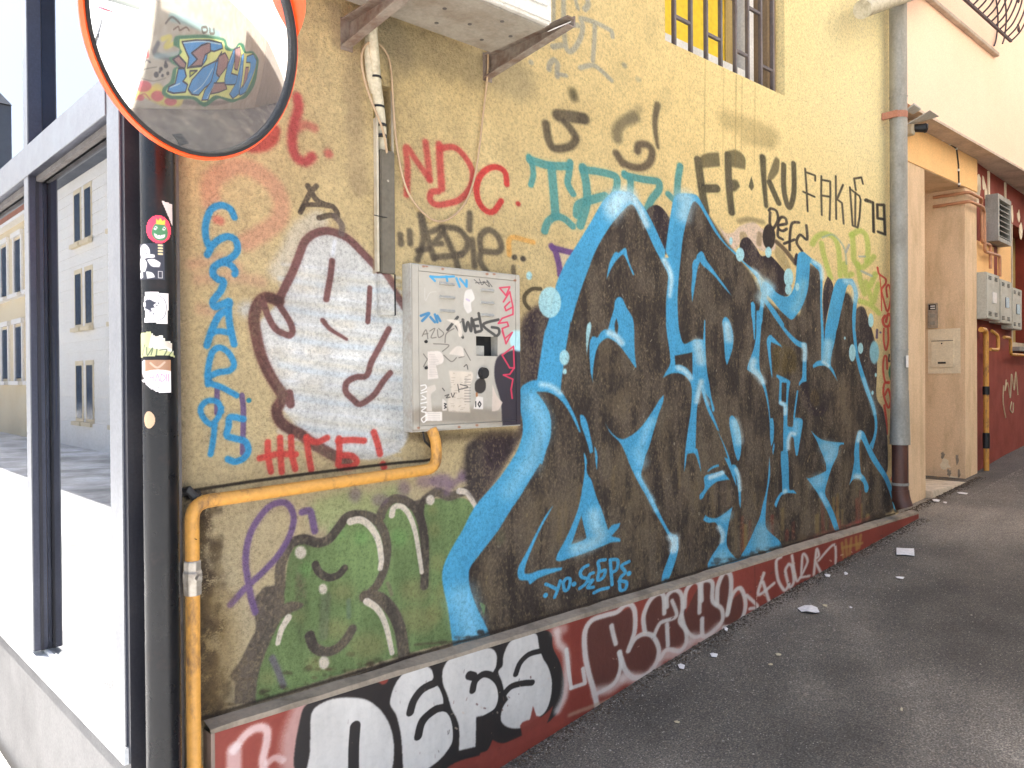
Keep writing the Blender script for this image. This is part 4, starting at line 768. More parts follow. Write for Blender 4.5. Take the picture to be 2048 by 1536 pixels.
M['brownpipe'] = worn('brown_iron_pipe', (74, 46, 40), (118, 74, 50), .45, scale=10, amount=.6, grain=80, bumpd=.0008, stretch=(1, 1, .3), spec=.5)
M['cream'] = worn('cream_render', (218, 188, 152), (170, 142, 104), .88, scale=5, amount=.7, stretch=(1.6, 1.6, .4), grain=130, bumpd=.001)
M['pink'] = worn('pink_render', (252, 214, 184), (238, 198, 168), .88, scale=1.4, amount=.4, grain=130, bumpd=.0008)
M['ochre'] = worn('ochre_render', (238, 190, 128), (214, 176, 126), .88, scale=4, amount=.5, grain=130, bumpd=.001)
M['soffit'] = worn('dirty_soffit', (204, 184, 164), (124, 104, 92), .9, scale=5, amount=.6, grain=60, bumpd=.002, lo=.45)
M['red'] = worn('red_render', (132, 52, 36), (92, 42, 30), .75, scale=3, amount=.6, grain=120, bumpd=.0008)
M['copper'] = worn('brown_small_pipe', (186, 132, 96), (120, 80, 58), .45, scale=20, amount=.5, bumpd=0)
M['meterbox'] = worn('grey_meter_box', (176, 172, 158), (130, 122, 106), .5, scale=6, amount=.5, bumpd=.0003)
M['mail'] = worn('cream_mailbox', (222, 206, 176), (176, 156, 126), .45, scale=10, amount=.4, bumpd=.0002)
M['step'] = worn('doorstep_stone', (206, 190, 166), (130, 112, 92), .7, scale=12, amount=.6, bumpd=.0008)
M['iron'] = worn('wrought_iron', (66, 54, 62), (110, 76, 60), .5, metal=.3, scale=20, amount=.4, bumpd=0)
M['bars'] = worn('window_bar_paint', (92, 82, 80), (56, 48, 46), .45, scale=12, amount=.5, bumpd=.0002)
M['yellowblind'] = worn('yellow_blind', (238, 200, 30), (226, 178, 20), .5, scale=1.5, amount=.3, grain=30, bumpd=0)
M['curtain'] = worn('curtain', (176, 150, 92), (120, 100, 66), .9, scale=14, amount=.6, bumpd=0, stretch=(6, 6, .3))
M['whiteframe'] = worn('white_frame', (228, 224, 216), (170, 160, 150), .4, scale=6, amount=.3, bumpd=0)
M['revealgrey'] = worn('window_reveal', (146, 124, 96), (110, 92, 74), .85, scale=7, amount=.5, bumpd=.0008, stretch=(1, 1, .3))
M['oppside'] = worn('opposite_render', (236, 232, 224), (150, 140, 126), .9, scale=2, amount=.4, bumpd=.001)
M['facade'] = worn('stone_facade', (240, 236, 228), (222, 214, 204), .85, scale=1, amount=.4, grain=20, bumpd=.001)
M['facade2'] = worn('cream_facade', (228, 212, 180), (200, 176, 140), .85, scale=.6, amount=.4, grain=20, bumpd=.001)
M['brick'] = worn('terracotta', (176, 120, 96), (140, 100, 86), .85, scale=2, amount=.4, bumpd=.001)
M['copperroof'] = worn('verdigris', (96, 158, 144), (70, 120, 116), .6, scale=1, amount=.5, bumpd=0)
M['slate'] = worn('slate_roof', (92, 98, 108), (70, 74, 84), .6, scale=2, amount=.4, bumpd=0)
M['winglass'] = worn('far_window_glass', (70, 84, 100), (40, 46, 56), .08, scale=1, amount=.3, bumpd=0, spec=.8)
M['grit'] = worn('pale_grit', (170, 160, 146), (110, 100, 92), .8, scale=200, amount=.8, bumpd=0)
M['paper'] = worn('paper', (222, 216, 210), (180, 172, 164), .8, scale=30, amount=.3, bumpd=.0002)
M['leafbit'] = worn('dry_bit', (188, 172, 140), (150, 120, 84), .8, scale=30, amount=.4, bumpd=0)
M['carred'] = worn('car_paint', (170, 30, 40), (120, 24, 30), .2, scale=1, amount=.2, bumpd=0, spec=.6)
M['oppgrey'] = worn('opposite_lower_wall', (150, 144, 134), (110, 104, 98), .9, scale=2, amount=.4, bumpd=.001)
M['stain'] = worn('dried_cement', (140, 120, 102), (100, 90, 82), .85, scale=30, amount=.9, bumpd=.001, lo=.4, hi=.6)
M['gutter'] = worn('gutter_dirt', (66, 56, 46), (120, 104, 84), .9, scale=120, amount=.8, bumpd=0)
M['tyre'] = worn('tyre', (28, 28, 28), rough=.8)
def asphalt(name, base, spec_c, light):
    m, nt, b = nodes(name)
    n1 = noise(nt, 1.1, 5, .6); n2 = noise(nt, 150, 3, .7); n3 = noise(nt, 60, 4, .7)
    tc = N(nt, 'ShaderNodeTexCoord'); v = N(nt, 'ShaderNodeTexVoronoi'); v.inputs['Scale'].default_value = 95; nt.links.new(tc.outputs['Object'], v.inputs['Vector'])
    n0 = noise(nt, .55, 3, .5); n1b = noise(nt, 4.5, 6, .7)
    c = ramp(nt, n1, [(.28, tuple(x*.62 for x in lin(base))), (.5, lin(base)), (.74, tuple(min(x*1.75, .8) for x in lin(base)))])
    c = mixc(nt, 1., c, ramp(nt, n0, [(.35, (.8,)*3), (.6, (1.25,)*3)]), 'MULTIPLY'); c = mixc(nt, 1., c, ramp(nt, n1b, [(.3, (.8,)*3), (.5, (1,)*3), (.7, (1.22,)*3)]), 'MULTIPLY')
    if light > .5:
        tcx = N(nt, 'ShaderNodeTexCoord'); wv = N(nt, 'ShaderNodeTexVoronoi', feature='DISTANCE_TO_EDGE'); wv.inputs['Scale'].default_value = 1.15
        dn = N(nt, 'ShaderNodeTexNoise'); dn.inputs['Scale'].default_value = 5; vm = N(nt, 'ShaderNodeVectorMath', operation='MULTIPLY_ADD'); vm.inputs[1].default_value = (.35, .35, .35); nt.links.new(dn.outputs['Color'], vm.inputs[0]); nt.links.new(tcx.outputs['Object'], dn.inputs['Vector']); nt.links.new(tcx.outputs['Object'], vm.inputs[2]); nt.links.new(vm.outputs[0], wv.inputs['Vector'])
        ck = ramp(nt, wv.outputs['Distance'], [(.0, (.55,)*3), (.006, (1,)*3)]); c = mixc(nt, ramp(nt, n1, [(.5, (0, 0, 0)), (.6, (.7,)*3)]), c, mixc(nt, 1., c, ck, 'MULTIPLY'))
    g = ramp(nt, n2, [(.3, (.34,)*3), (.52, (.95,)*3), (.74, (2.5,)*3)]); c = mixc(nt, 1., c, g, 'MULTIPLY')
    s = ramp(nt, v.outputs['Distance'], [(.0, (1, 1, 1)), (.26, (0, 0, 0))])
    r = ramp(nt, v.outputs['Color'], [(.70, (0, 0, 0)), (.8, (light,)*3)]); f = mixc(nt, 1., s, r, 'MULTIPLY')
    c = mixc(nt, f, c, lin(spec_c)); nt.links.new(c, b.inputs['Base Color'])
    b.inputs['Roughness'].default_value = .72; b.inputs['Specular IOR Level'].default_value = .45
    p = bump(nt, b, n3, .004); bump(nt, b, n2, .0035, 1, p); return m
M['asphalt'] = asphalt('alley_asphalt', (103, 95, 84), (214, 204, 190), .95)
M['street'] = asphalt('street_paving', (214, 211, 205), (230, 226, 220), .3)
def glass(name, ior, tint, rough=.004):
    m = bpy.data.materials.new(name); m.use_nodes = True; nt = m.node_tree; nt.nodes.clear()
    o = N(nt, 'ShaderNodeOutputMaterial'); f = N(nt, 'ShaderNodeFresnel'); f.inputs[0].default_value = ior
    t = N(nt, 'ShaderNodeBsdfTransparent'); t.inputs[0].default_value = (*tint, 1)
    g = N(nt, 'ShaderNodeBsdfGlossy'); g.inputs['Roughness'].default_value = rough; g.inputs['Color'].default_value = (.95, .97, 1, 1)
    mx = N(nt, 'ShaderNodeMixShader'); nt.links.new(f.outputs[0], mx.inputs[0]); nt.links.new(t.outputs[0], mx.inputs[1]); nt.links.new(g.outputs[0], mx.inputs[2])
    nt.links.new(mx.outputs[0], o.inputs[0]); return m
M['pane'] = glass('shop_glass', 4.2, (.55, .6, .62))
M['mirror'], _nt2, _b2 = nodes('mirror_acrylic')
_b2.inputs['Base Color'].default_value = (.9, .9, .9, 1); _b2.inputs['Metallic'].default_value = .93; _b2.inputs['Roughness'].default_value = .022
def emit(name, c, s):
    m, nt, b = nodes(name); b.inputs['Emission Color'].default_value = (*c, 1); b.inputs['Emission Strength'].default_value = s; return m
M['tube'] = emit('fluorescent_tube', (.9, .97, 1), 6)

# ================================================================== ground
def sheet(name, xs, ys, m, dz=0, wav=0, kind='structure', zf=g):
    vs = [(x, y, zf(x)+dz+(wav*math.sin(x*3.1+y*1.7)*math.cos(y*2.3-x) if wav else 0)) for y in ys for x in xs]; n = len(xs)
    fs = [(j*n+i, j*n+i+1, (j+1)*n+i+1, (j+1)*n+i) for j in range(len(ys)-1) for i in range(n-1)]
    me = bpy.data.meshes.new(name); me.from_pydata(vs, [], fs); me.update()
    o = link(name, me, m); o['kind'] = kind
    for p in me.polygons: p.use_smooth = True
    return o
sheet('street', sorted(set(GX+list(np.linspace(-60, 40, 40)))), list(np.linspace(-60, 90, 30)), M['street'], -.006)
_xs = sorted(set([1.45]+[x for x in GX if 1.45 <= x <= 20]+list(np.linspace(1.45, 12, 60)))); _ys = list(np.linspace(-1.7, 2.05, 20))+[2.2, 2.5, 2.8]
_xs += list(np.linspace(13, 32, 10)); sheet('alley_road', _xs, _ys, M['asphalt'], 0, .003)
pv = MB(); pv.box(-1.3, .655, 2.75, 40, -.1, .20); o = pv.build('pavement', M['street'], bevel=.015); o['kind'] = 'structure'

# ================================================================== yellow building
XE = 5.36; H = 9.34
def wall_grid(name, x0, x1, z0, z1, holes, y, m, parent, step=None):
    xs = sorted(set([x0, x1]+[h[0] for h in holes]+[h[1] for h in holes])); zs = sorted(set([z0, z1]+[h[2] for h in holes]+[h[3] for h in holes]))
    mb = MB()
    for i in range(len(xs)-1):
        for j in range(len(zs)-1):
            cx, cz = (xs[i]+xs[i+1])/2, (zs[j]+zs[j+1])/2
            if any(h[0] < cx < h[1] and h[2] < cz < h[3] for h in holes): continue
            mb.add([(xs[i], y, zs[j]), (xs[i+1], y, zs[j]), (xs[i+1], y, zs[j+1]), (xs[i], y, zs[j+1])], [(0, 1, 2, 3)])
    for (a, b_, c, d, dep) in holes:
        mb.add([(a, y, c), (b_, y, c), (b_, y+dep, c), (a, y+dep, c)], [(0, 1, 2, 3)]); mb.add([(a, y, d), (b_, y, d), (b_, y+dep, d), (a, y+dep, d)], [(3, 2, 1, 0)])
        mb.add([(a, y, c), (a, y+dep, c), (a, y+dep, d), (a, y, d)], [(0, 1, 2, 3)]); mb.add([(b_, y, c), (b_, y+dep, c), (b_, y+dep, d), (b_, y, d)], [(3, 2, 1, 0)])
    mb.add([(x0, y, z0), (x0, y+.4, z0), (x0, y+.4, z1), (x0, y, z1)], [(0, 1, 2, 3)]); mb.add([(x1, y, z0), (x1, y+.4, z0), (x1, y+.4, z1), (x1, y, z1)], [(3, 2, 1, 0)])
    return mb.build(name, m, parent, fix=False)
WIN = (2.88, 3.918, 3.058, 4.45, .30); CH = (1.384, 1.448, 1.935, 2.51, .06)
yb = thing('yellow_building', (3, 2.2, .4), 'yellow roughcast building wall covered in graffiti, with a barred window and red painted plinth', 'building')
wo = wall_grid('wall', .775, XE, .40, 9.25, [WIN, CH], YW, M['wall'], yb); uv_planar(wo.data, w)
mb = MB(); mb.box(.775, XE, 2.5, 8, -.2, H); mb.box(.775, XE, 2.1, 2.5, 9.251, H); mb.box(1.37, 1.46, 2.16, 2.18, 1.93, 2.52); mb.build('building_mass', M['yplain'], yb)
mb = MB(); n = 40
for i in range(n+1):
    pass
xs = list(np.linspace(.84, 5.56, 60)); rj = np.random.RandomState(2)
vs = []; fs = []
for i, x in enumerate(xs):
    j1, j2 = rj.uniform(-.003, .003), rj.uniform(-.004, .004)
    zb = g(x)-.06
    vs += [(x, 2.097, .708+j1), (x, 2.054, .700+j2), (x, YP+.001, .688+j2*.5), (x, YP, .684)]
for i in range(len(xs)-1):
    for k in range(3): fs.append((i*4+k, i*4+k+1, (i+1)*4+k+1, (i+1)*4+k))
vs += [(xs[0], 2.13, .708), (xs[0], 2.13, .3)]
mb.add(vs, fs); lo = mb.build('ledge', M['cement'], yb, fix=True)
mb = MB(); vs = []; fs = []
for x in xs: vs += [(x, YP, .686), (x, YP, g(x)-.1)]
fs = [(i*2, i*2+1, i*2+3, i*2+2) for i in range(len(xs)-1)]
vs += [(xs[0], 2.14, .686), (xs[0], 2.14, -.05)]; nn = len(vs); fs.append((0, nn-2, nn-1, 1))
mb.add(vs, fs); po = mb.build('plinth', M['plinth'], yb, fix=False); uv_planar(po.data, q)
# window: blind, glass leaf, frame, bars
wi = MB(); wi.box(2.88, 3.66, 2.235, 2.25, 3.10, 4.45); win = wi.build('window', M['yellowblind'], yb)
mb = MB(); mb.box(2.8805, 3.6995, 2.20, 2.2345, 3.0585, 3.162).build('sill', M['whiteframe'], win)
MB().box(3.70, 3.765, 2.19, 2.26, 3.0585, 4.45).build('frame_post', M['whiteframe'], win); MB().box(2.8805, 2.89, 2.21, 2.2345, 3.163, 4.45).build('frame', M['whiteframe'], win)
mb = MB(); mb.box(3.765, 3.915, 2.245, 2.26, 3.0585, 4.45).build('curtain', M['curtain'], win)
mb = MB(); mb.box(3.56, 3.655, 2.225, 2.233, 3.12, 4.45).build('pane', M['curtain'], win)
MB().box(3.85, 3.87, 2.16, 2.24, 3.0585, 4.45).build('shutter_guide', M['revealgrey'], win); MB().box(3.89, 3.916, 2.15, 2.24, 3.0585, 4.45).build('shutter_guide', M['revealgrey'], win)
bxs = [2.987, 3.114, 3.238, 3.360, 3.488, 3.602, 3.726, 3.845]; bar0 = None
for i, x in enumerate(bxs):
    if bar0 is None:
        bar0 = MB().bar((x, 2.13, 3.062), (x, 2.13, 4.44), .018).build('bar', M['bars'], yb, bevel=.002)
    else:
        b2 = bar0.copy(); SC.collection.objects.link(b2); b2.location = bar0.location+Vector((x-bxs[0], 0, 0))
for i, j, z in ((0, 1, 3.205), (2, 3, 3.199), (4, 5, 3.189), (6, 7, 3.176), (5, 6, 3.434), (1, 2, 3.434), (3, 4, 3.434), (0, 1, 3.66), (2, 3, 3.66), (4, 5, 3.66)):
    MB().bar((bxs[i]+.009, 2.13, z), (bxs[j]-.009, 2.13, z), .014).build('crossbar', M['bars'], yb)

# ================================================================== shop front round the corner (faces the street)
XF = .66; XG = .700
sf = thing('shop_front', (.7, 5, .3), 'sunlit metal framed shop window front round the corner, on a grey concrete base', 'shop front')
mb = MB(); mb.box(.672, .775, 2.125, 14, -.15, .640); base = mb.build('concrete_base', M['conc'], sf)
mb = MB(); mb.box(.650, .80, 2.122, 14, .642, .685); mb.box(.69, .80, 2.122, 14, .685, .697); mb.build('sill', M['sill'], sf, bevel=.002)
def fr_box(*a): return MB().box(*a)
fr_box(XF, .79, 2.125, 2.225, .686, 4.6).build('post', M['frame'], sf, bevel=.002); fr_box(XF-.004, XF-.0005, 2.128, 2.222, .687, 4.6).build('post_cap', M['cap'], sf)  # thin pale strip stands in for the post's sunlit face
for y0 in (3.055, 4.35, 5.65, 6.95, 8.25, 9.55):
    p = fr_box(XF, XG-.0005, y0, y0+.055, .698, 2.2845).box(XF, XG-.0005, y0, y0+.055, 2.3825, 4.6).build('mullion', M['frame'], sf)
    fr_box(XF-.004, XF-.0005, y0, y0+.055, .698, 2.284).build('cap', M['cap'], p); fr_box(XF-.004, XF-.0005, y0, y0+.055, 2.3825, 4.6).build('cap', M['cap'], p)  # pale strips added so the mullion fronts look sunlit
    MB().box(.678, .687, y0-.006, y0-.0005, .698, 2.27).build('gasket', M['frame_dark'], p)
hb = fr_box(XF-.003, .80, 2.2255, 14, 2.285, 2.382).build('head_beam', M['frame'], sf); fr_box(XF-.007, XF-.0035, 2.2255, 14, 2.284, 2.383).build('cap', M['cap'], hb)  # the beam's pale strip likewise paints its sunlit front
MB().box(.68, .698, 2.226, 14, 2.268, 2.2845).box(.745, .78, 2.226, 14, 2.245, 2.285).build('soffit_trim', M['greypost'], hb)
fr_box(XF, .80, 2.2255, 14, 4.6, 4.75).build('top_beam', M['frame'], sf)
ys = [2.225, 3.055, 4.35, 5.65, 6.95, 8.25, 9.55, 14]
for i in range(7):
    a = ys[i]+(.055 if i else 0)
    MB().box(XG, XG+.006, a, ys[i+1], .697, 2.262).build('pane', M['pane'], sf)
    MB().box(XG, XG+.006, a, ys[i+1], 2.382, 4.6).build('pane', M['pane'], sf)
MB().box(.81, 5.3, 8.001, 14, .2, .25).box(.81, 5.3, 8.001, 14, 4.6, 4.7).box(.82, .84, 2.5, 8, .2, 4.7).box(5.0, 5.3, 8.001, 14, .25, 4.6).build('interior', M['dark'], sf)
MB().box(.67, 5.3, 2.5, 14, 4.76, H).box(.67, .774, 2.125, 2.5, 4.76, H).build('upper_wall', M['facade'], sf)
MB().box(XF+.002, .772, 2.106, 2.1245, .10, 9.5).build('corner_plate', M['frame_dark'], sf)
MB().box(.742, .782, 2.07, 2.105, .12, 4.4).build('corner_strip', M['greypost'], sf, bevel=.004)
for z, y0 in ((2.0, 3.2), (1.75, 3.4), (1.5, 3.0)): pass

# ================================================================== round post with stickers
PXc, PYc, PR = .712, 2.022, .0405
pp = thing('post', (PXc, PYc, .1), 'round black steel post with peeling stickers, standing at the corner of the yellow wall', 'post')
MB().tube([(PXc, PYc, -.02+.02*k) if k == 0 else (PXc, PYc, .1+.25*k) for k in range(0, 17)], PR, 28).build('pole', M['pole'], pp, smooth=True)
def sticker(px0, px1, py0, py1, fn, shape=None, name='sticker', label=None, res=1600):
    p0, p1 = on_y(px0, py1, PYc-PR), on_y(px1, py0, PYc-PR); W_, H_ = .1, p1[2]-p0[2]
    va = math.atan2(-PXc, -PYc)       # direction from the post to the lens side
    view = math.atan2(0-PYc, 0-PXc)
    half = PR
    def ang(px):
        d = ray(px, 768); a = math.atan2(d[0], d[1]); off = math.hypot(PXc, PYc)*math.sin(a-math.atan2(PXc, PYc))
        return view+math.asin(max(-.99, min(.99, off/PR)))
    a0, a1 = ang(px0), ang(px1); L = abs(a1-a0)*PR
    Bd = Board(2.1, 0, L, 0, H_, res, (200, 196, 190), int(px0+py0)); X = lambda u: u*L*res
    def pts(txt):
        P = np.array([[float(v.split(',')[0])/100*L*res, (1-float(v.split(',')[1])/100)*H_*res] for v in txt.split()]); return P, np.ones(len(P)), np.full(len(P), .0004)
    Bd.aniso = False; Bd.pts = pts; fn(Bd)
    m = img_mat('sticker_print', Bd.image('sticker_print'), .4, coarse=(90, 0), spec=.5, mult=.03)
    poly = shape or [(0, 0), (100, 0), (100, 100), (0, 100)]
    # fine grid, keep cells whose centre lies in the outline
    nx, nz = 22, 28; vs = []; fs = []
    def inside(x, y):
        c = False; j = len(poly)-1
        for i in range(len(poly)):
            xi, yi = poly[i]; xj, yj = poly[j]
            if (yi > y) != (yj > y) and x < (xj-xi)*(y-yi)/(yj-yi)+xi: c = not c
            j = i
        return c
    for j in range(nz+1):
        for i in range(nx+1):
            a = a0+(a1-a0)*i/nx; vs.append((PXc+(PR+.0012)*math.cos(a), PYc+(PR+.0012)*math.sin(a), p0[2]+H_*j/nz))
    for j in range(nz):
        for i in range(nx):
            if inside((i+.5)/nx*100, (1-(j+.5)/nz)*100): fs.append((j*(nx+1)+i, j*(nx+1)+i+1, (j+1)*(nx+1)+i+1, (j+1)*(nx+1)+i))
    me = bpy.data.meshes.new(name); me.from_pydata(vs, [], fs); l = me.uv_layers.new(name='UVMap')
    for lp in me.loops:
        k = lp.vertex_index; l.data[lp.index].uv = ((k % (nx+1))/nx, (k//(nx+1))/nz)
    me.update(); o = link(name, me, m, pp)
    if label: o['label'] = label
    for p in me.polygons: p.use_smooth = True
circ = [(50+50*math.cos(2*math.pi*k/28), 50+50*math.sin(2*math.pi*k/28)) for k in range(28)]
def st1(b):
    b.P("0,0 100,0 100,100 0,100", (226, 62, 88), 1, 0, smooth=False); b.P("38,30 55,26 72,32 84,50 82,75 65,90 40,88 24,70 26,48", (58, 122, 78), .97, 2)
    b.P("40,10 48,20 56,8 64,20 74,12 74,32 40,32", (238, 190, 60), .97, 1, smooth=False)
    for x in (38, 70): b.P("%d,38 %d,44 %d,54 %d,50" % (x, x+8, x, x-8), (228, 228, 224), .95, 1); b.S("%d,46" % x, 8, (40, 60, 60), .9, 1)
    b.P("32,64 50,72 74,66 70,78 50,84 36,78", (232, 226, 220), .95, 1); b.S("44,70 44,80", 2, (60, 60, 60), .8, 1); b.S("56,70 56,82", 2, (60, 60, 60), .8, 1)
def st2(b):
    b.P("0,0 100,0 100,100 0,100", (44, 44, 54), 1, 0, smooth=False); W = (222, 218, 210)
    for t in ("12,10 34,2 52,14 54,34 40,42 20,40 8,26", "10,40 34,44 44,58 36,78 14,76 2,56", "44,46 66,44 88,54 84,66 60,64", "6,80 24,80 26,94 6,96", "40,78 62,82 70,94 44,98", "40,30 68,32 70,40 44,40"): b.P(t, W, .97, 1)
    b.S("26,16 44,20 40,30 28,26", 4, (50, 50, 60), .9, 1); b.S("12,44 20,60 34,62", 3, (50, 50, 60), .9, 1)
    for y in (6, 14, 22, 30): b.S("82,%d 92,%d" % (y, y), 10, (214, 200, 150), .9, 1, smooth=False)
    b.S("80,78 92,78 92,96 80,96 80,78", 3, W, .9, 1, smooth=False)
def st3(b):
    b.P("0,0 100,0 100,100 0,100", (216, 208, 202), 1, 0, smooth=False)
    b.S("60,10 30,14 14,34 12,62 26,84 54,92 80,80 90,52 84,26 60,10", 3, (70, 76, 90), .9, 1)
    b.P("8,28 30,24 44,30 56,34 44,42 50,50 34,52 40,64 22,56 6,50 14,42", (34, 36, 48), .95, 2, wear=.1)
    for x, y in ((56, 44), (44, 70), (30, 64), (62, 36)): b.S("%d,%d" % (x, y), 8, (40, 44, 56), .9, 1)
def st4(b):
    b.P("0,0 100,0 100,100 0,100", (208, 200, 186), 1, 0, smooth=False); b.P("0,0 44,0 34,60 100,80 100,100 0,100", (170, 172, 120), .9, 3, smooth=False)
    for t in ("6,50 10,90 22,50", "28,60 30,90 44,62 40,88", "54,66 52,90", "60,70 76,68 70,90", "80,92 92,72"): b.S(t, 6, (70, 84, 60), .85, 1)
    for i in range(12): b.S("%d,%d %d,%d" % (40+i*4, 10+i*3, 60+i*4, 50+i*2), 3, (150, 136, 120), .5, 1)
def st5(b):
    b.P("0,0 100,0 100,100 0,100", (214, 206, 204), 1, 0, smooth=False); b.P("20,0 100,0 100,34 60,30 20,36", (140, 100, 70), .9, 2); b.S("40,10 60,24 80,8", 10, (190, 170, 150), .7, 3)
    for t in ("30,44 24,52 32,58 26,66", "38,44 38,66", "38,54 48,54", "48,44 48,66", "54,66 60,44 66,66", "70,44 70,66 80,60 80,50 70,44", "86,44 86,66", "92,44 92,66"): b.S(t, 5, (216, 110, 140), .9, 1)
    b.S("60,80 64,86", 3, (60, 60, 60), .8, 1)
sticker(297, 344, 434, 484, st1, circ, label='round pink sticker with a green grinning face under a yellow crown')
sticker(281, 331, 488, 556, st2, label='black and white cartoon sticker')
sticker(290, 338, 585, 646, st3, [(8, 0), (100, 3), (96, 100), (6, 96), (8, 60), (0, 40), (6, 22)], label='square white sticker with a black ink blot')
sticker(283, 349, 664, 716, st4, [(0, 6), (40, 0), (50, 20), (66, 14), (74, 34), (88, 36), (90, 60), (100, 96), (80, 88), (0, 96)], label='torn yellow and green sticker')
sticker(285, 341, 720, 786, st5, [(6, 2), (98, 0), (98, 100), (60, 98), (30, 80), (22, 70), (0, 62), (20, 58), (4, 40)], label='torn white sticker with pink lettering')
sticker(289, 310, 823, 858, lambda b: b.P("0,0 100,0 100,100 0,100", (170, 140, 110), 1, 0, smooth=False), circ, label='scratched tan sticker remnant')
sticker(324, 347, 405, 450, lambda b: b.P("0,0 100,0 100,100 0,100", (206, 200, 196), 1, 0, smooth=False), [(10, 0), (100, 8), (100, 100), (60, 60)], label='torn white corner of a sticker')
# ================================================================== traffic mirror on the post
MN = Vector(MNv)
mt = thing('traffic_mirror', tuple(MC), 'round convex traffic mirror with an orange rim, reflecting the graffiti across the alley', 'traffic mirror')
mq = MN.to_track_quat('Z', 'Y').to_matrix()
def mw(p): return Vector(MC)+mq@Vector(p)
def disc(r_of_k, z_of_k, rings, seg=72):
    vs = []; fs = []
    for k in range(rings):
        for i in range(seg):
            a = 2*math.pi*i/seg; vs.append(mw((r_of_k(k)*math.cos(a), r_of_k(k)*math.sin(a), z_of_k(k))))
    for k in range(rings-1):
        for i in range(seg): fs.append((k*seg+i, k*seg+(i+1) % seg, (k+1)*seg+(i+1) % seg, (k+1)*seg+i))
    return vs, fs
vs, fs = disc(lambda k: max(rr_*k/24, .0005), lambda k: math.sqrt(RC**2-(rr_*k/24)**2)-math.sqrt(RC**2-rr_**2)+.002, 25); fs.append(tuple(range(72))[::-1])
MB().add(vs, fs).build('mirror_face', M['mirror'], mt, smooth=False)
for p in bpy.data.objects['mirror_face'].data.polygons: p.use_smooth = True
prof = [(rr_-.002, .0), (rr_+.0, .012), (rr_+.0065, .013), (rr_+.0075, .004), (rr_+.0075, -.004)]
vs, fs = disc(lambda k: prof[k][0], lambda k: prof[k][1], len(prof)); MB().add(vs, fs).build('gasket', M['black'], mt, smooth=True)
prof2 = [(rr_+.0072, -.006), (rr_+.0072, .009), (MRr-.001, .010), (MRr+.003, .002), (MRr+.001, -.005), (MRr-.03, -.028), (MRr-.10, -.05), (.05, -.06)]
vs, fs = disc(lambda k: prof2[k][0], lambda k: prof2[k][1], len(prof2)); fs.append(tuple((len(prof2)-1)*72+i for i in range(72))); MB().add(vs, fs).build('rim', M['orange'], mt, smooth=True)
# visor lip over the upper right edge
vs = []; fs = []; n_ = 30
for i in range(n_+1):
    a = math.radians(16+150*i/n_); s_ = math.sin(math.pi*min(1, i/4)/2)*math.sin(math.pi*min(1, (n_-i)/4)/2)
    for r_, z_ in ((MRr-.001, .0), (MRr+.003+.010*s_, .04*s_+.004), (MRr+.001, -.006)): vs.append(mw((r_*math.cos(a), r_*math.sin(a), z_)))
for i in range(n_):
    for k in range(2): fs.append((i*3+k, i*3+k+1, (i+1)*3+k+1, (i+1)*3+k))
MB().add(vs, fs).build('visor', M['orange'], mt, smooth=True)
bk = mw((0, 0, -.06)); MB().tube([bk, (bk.x+.01, bk.y+.08, bk.z), (PXc, PYc-.02, bk.z)], .018, 12).build('arm', M['black'], mt, smooth=True)
MB().tube([(PXc, PYc, bk.z-.03), (PXc, PYc, bk.z+.03)], PR+.006, 24).build('clamp', M['union'], mt, smooth=True)

# ================================================================== yellow gas pipe on the wall
gp = thing('gas_pipe', (.785, 2.05, .5), 'yellow gas pipe rising beside the black post and turning right towards the meter cabinet', 'pipe')
pr = .0178
path = round_corners([(.797, 2.05, 1.05), (.797, 2.05, 1.288), (1.579, 2.05, 1.313), (1.579, 2.052, 1.40), (1.568, 2.062, 1.44)], .045, 7)
MB().tube(path, pr, 18).build('upper_pipe', M['gas'], gp, smooth=True)
MB().tube([(.796, 2.05, .52), (.796, 2.05, .80), (.797, 2.05, 1.06)], pr, 18).build('lower_pipe', M['gas'], gp, smooth=True)
MB().tube([(.796, 2.05, .30), (.796, 2.05, .615)], pr+.003, 18).tube([(.796, 2.05, .585), (.796, 2.05, .60)], pr+.006, 18).build('sleeve', M['gas'], gp, smooth=True)
u = MB(); u.tube([(.797, 2.05, z) for z in (1.055, 1.058, 1.085, 1.09, 1.112, 1.118, 1.14, 1.143)], [pr+.003, pr+.005, pr+.005, pr+.007, pr+.007, pr+.004, pr+.004, pr+.002], 8)
un = u.build('coupling', M['union'], gp, bevel=.001)
MB().tube([(.800, 2.03, 1.101), (.802, 2.016, 1.101)], .007, 10).build('screw', M['union'], un)
MB().tube([(.796, 2.075, 1.2), (.797, 2.02, 1.2)], .001, 6).build('clip', M['dark'], gp)
for x in (1.05, 1.32): pass
MB().tube([(.785, 2.098, 1.31), (.80, 2.075, 1.318), (.812, 2.07, 1.30), (.825, 2.085, 1.306)], .012, 8).build('bracket', M['black'], gp, smooth=True)

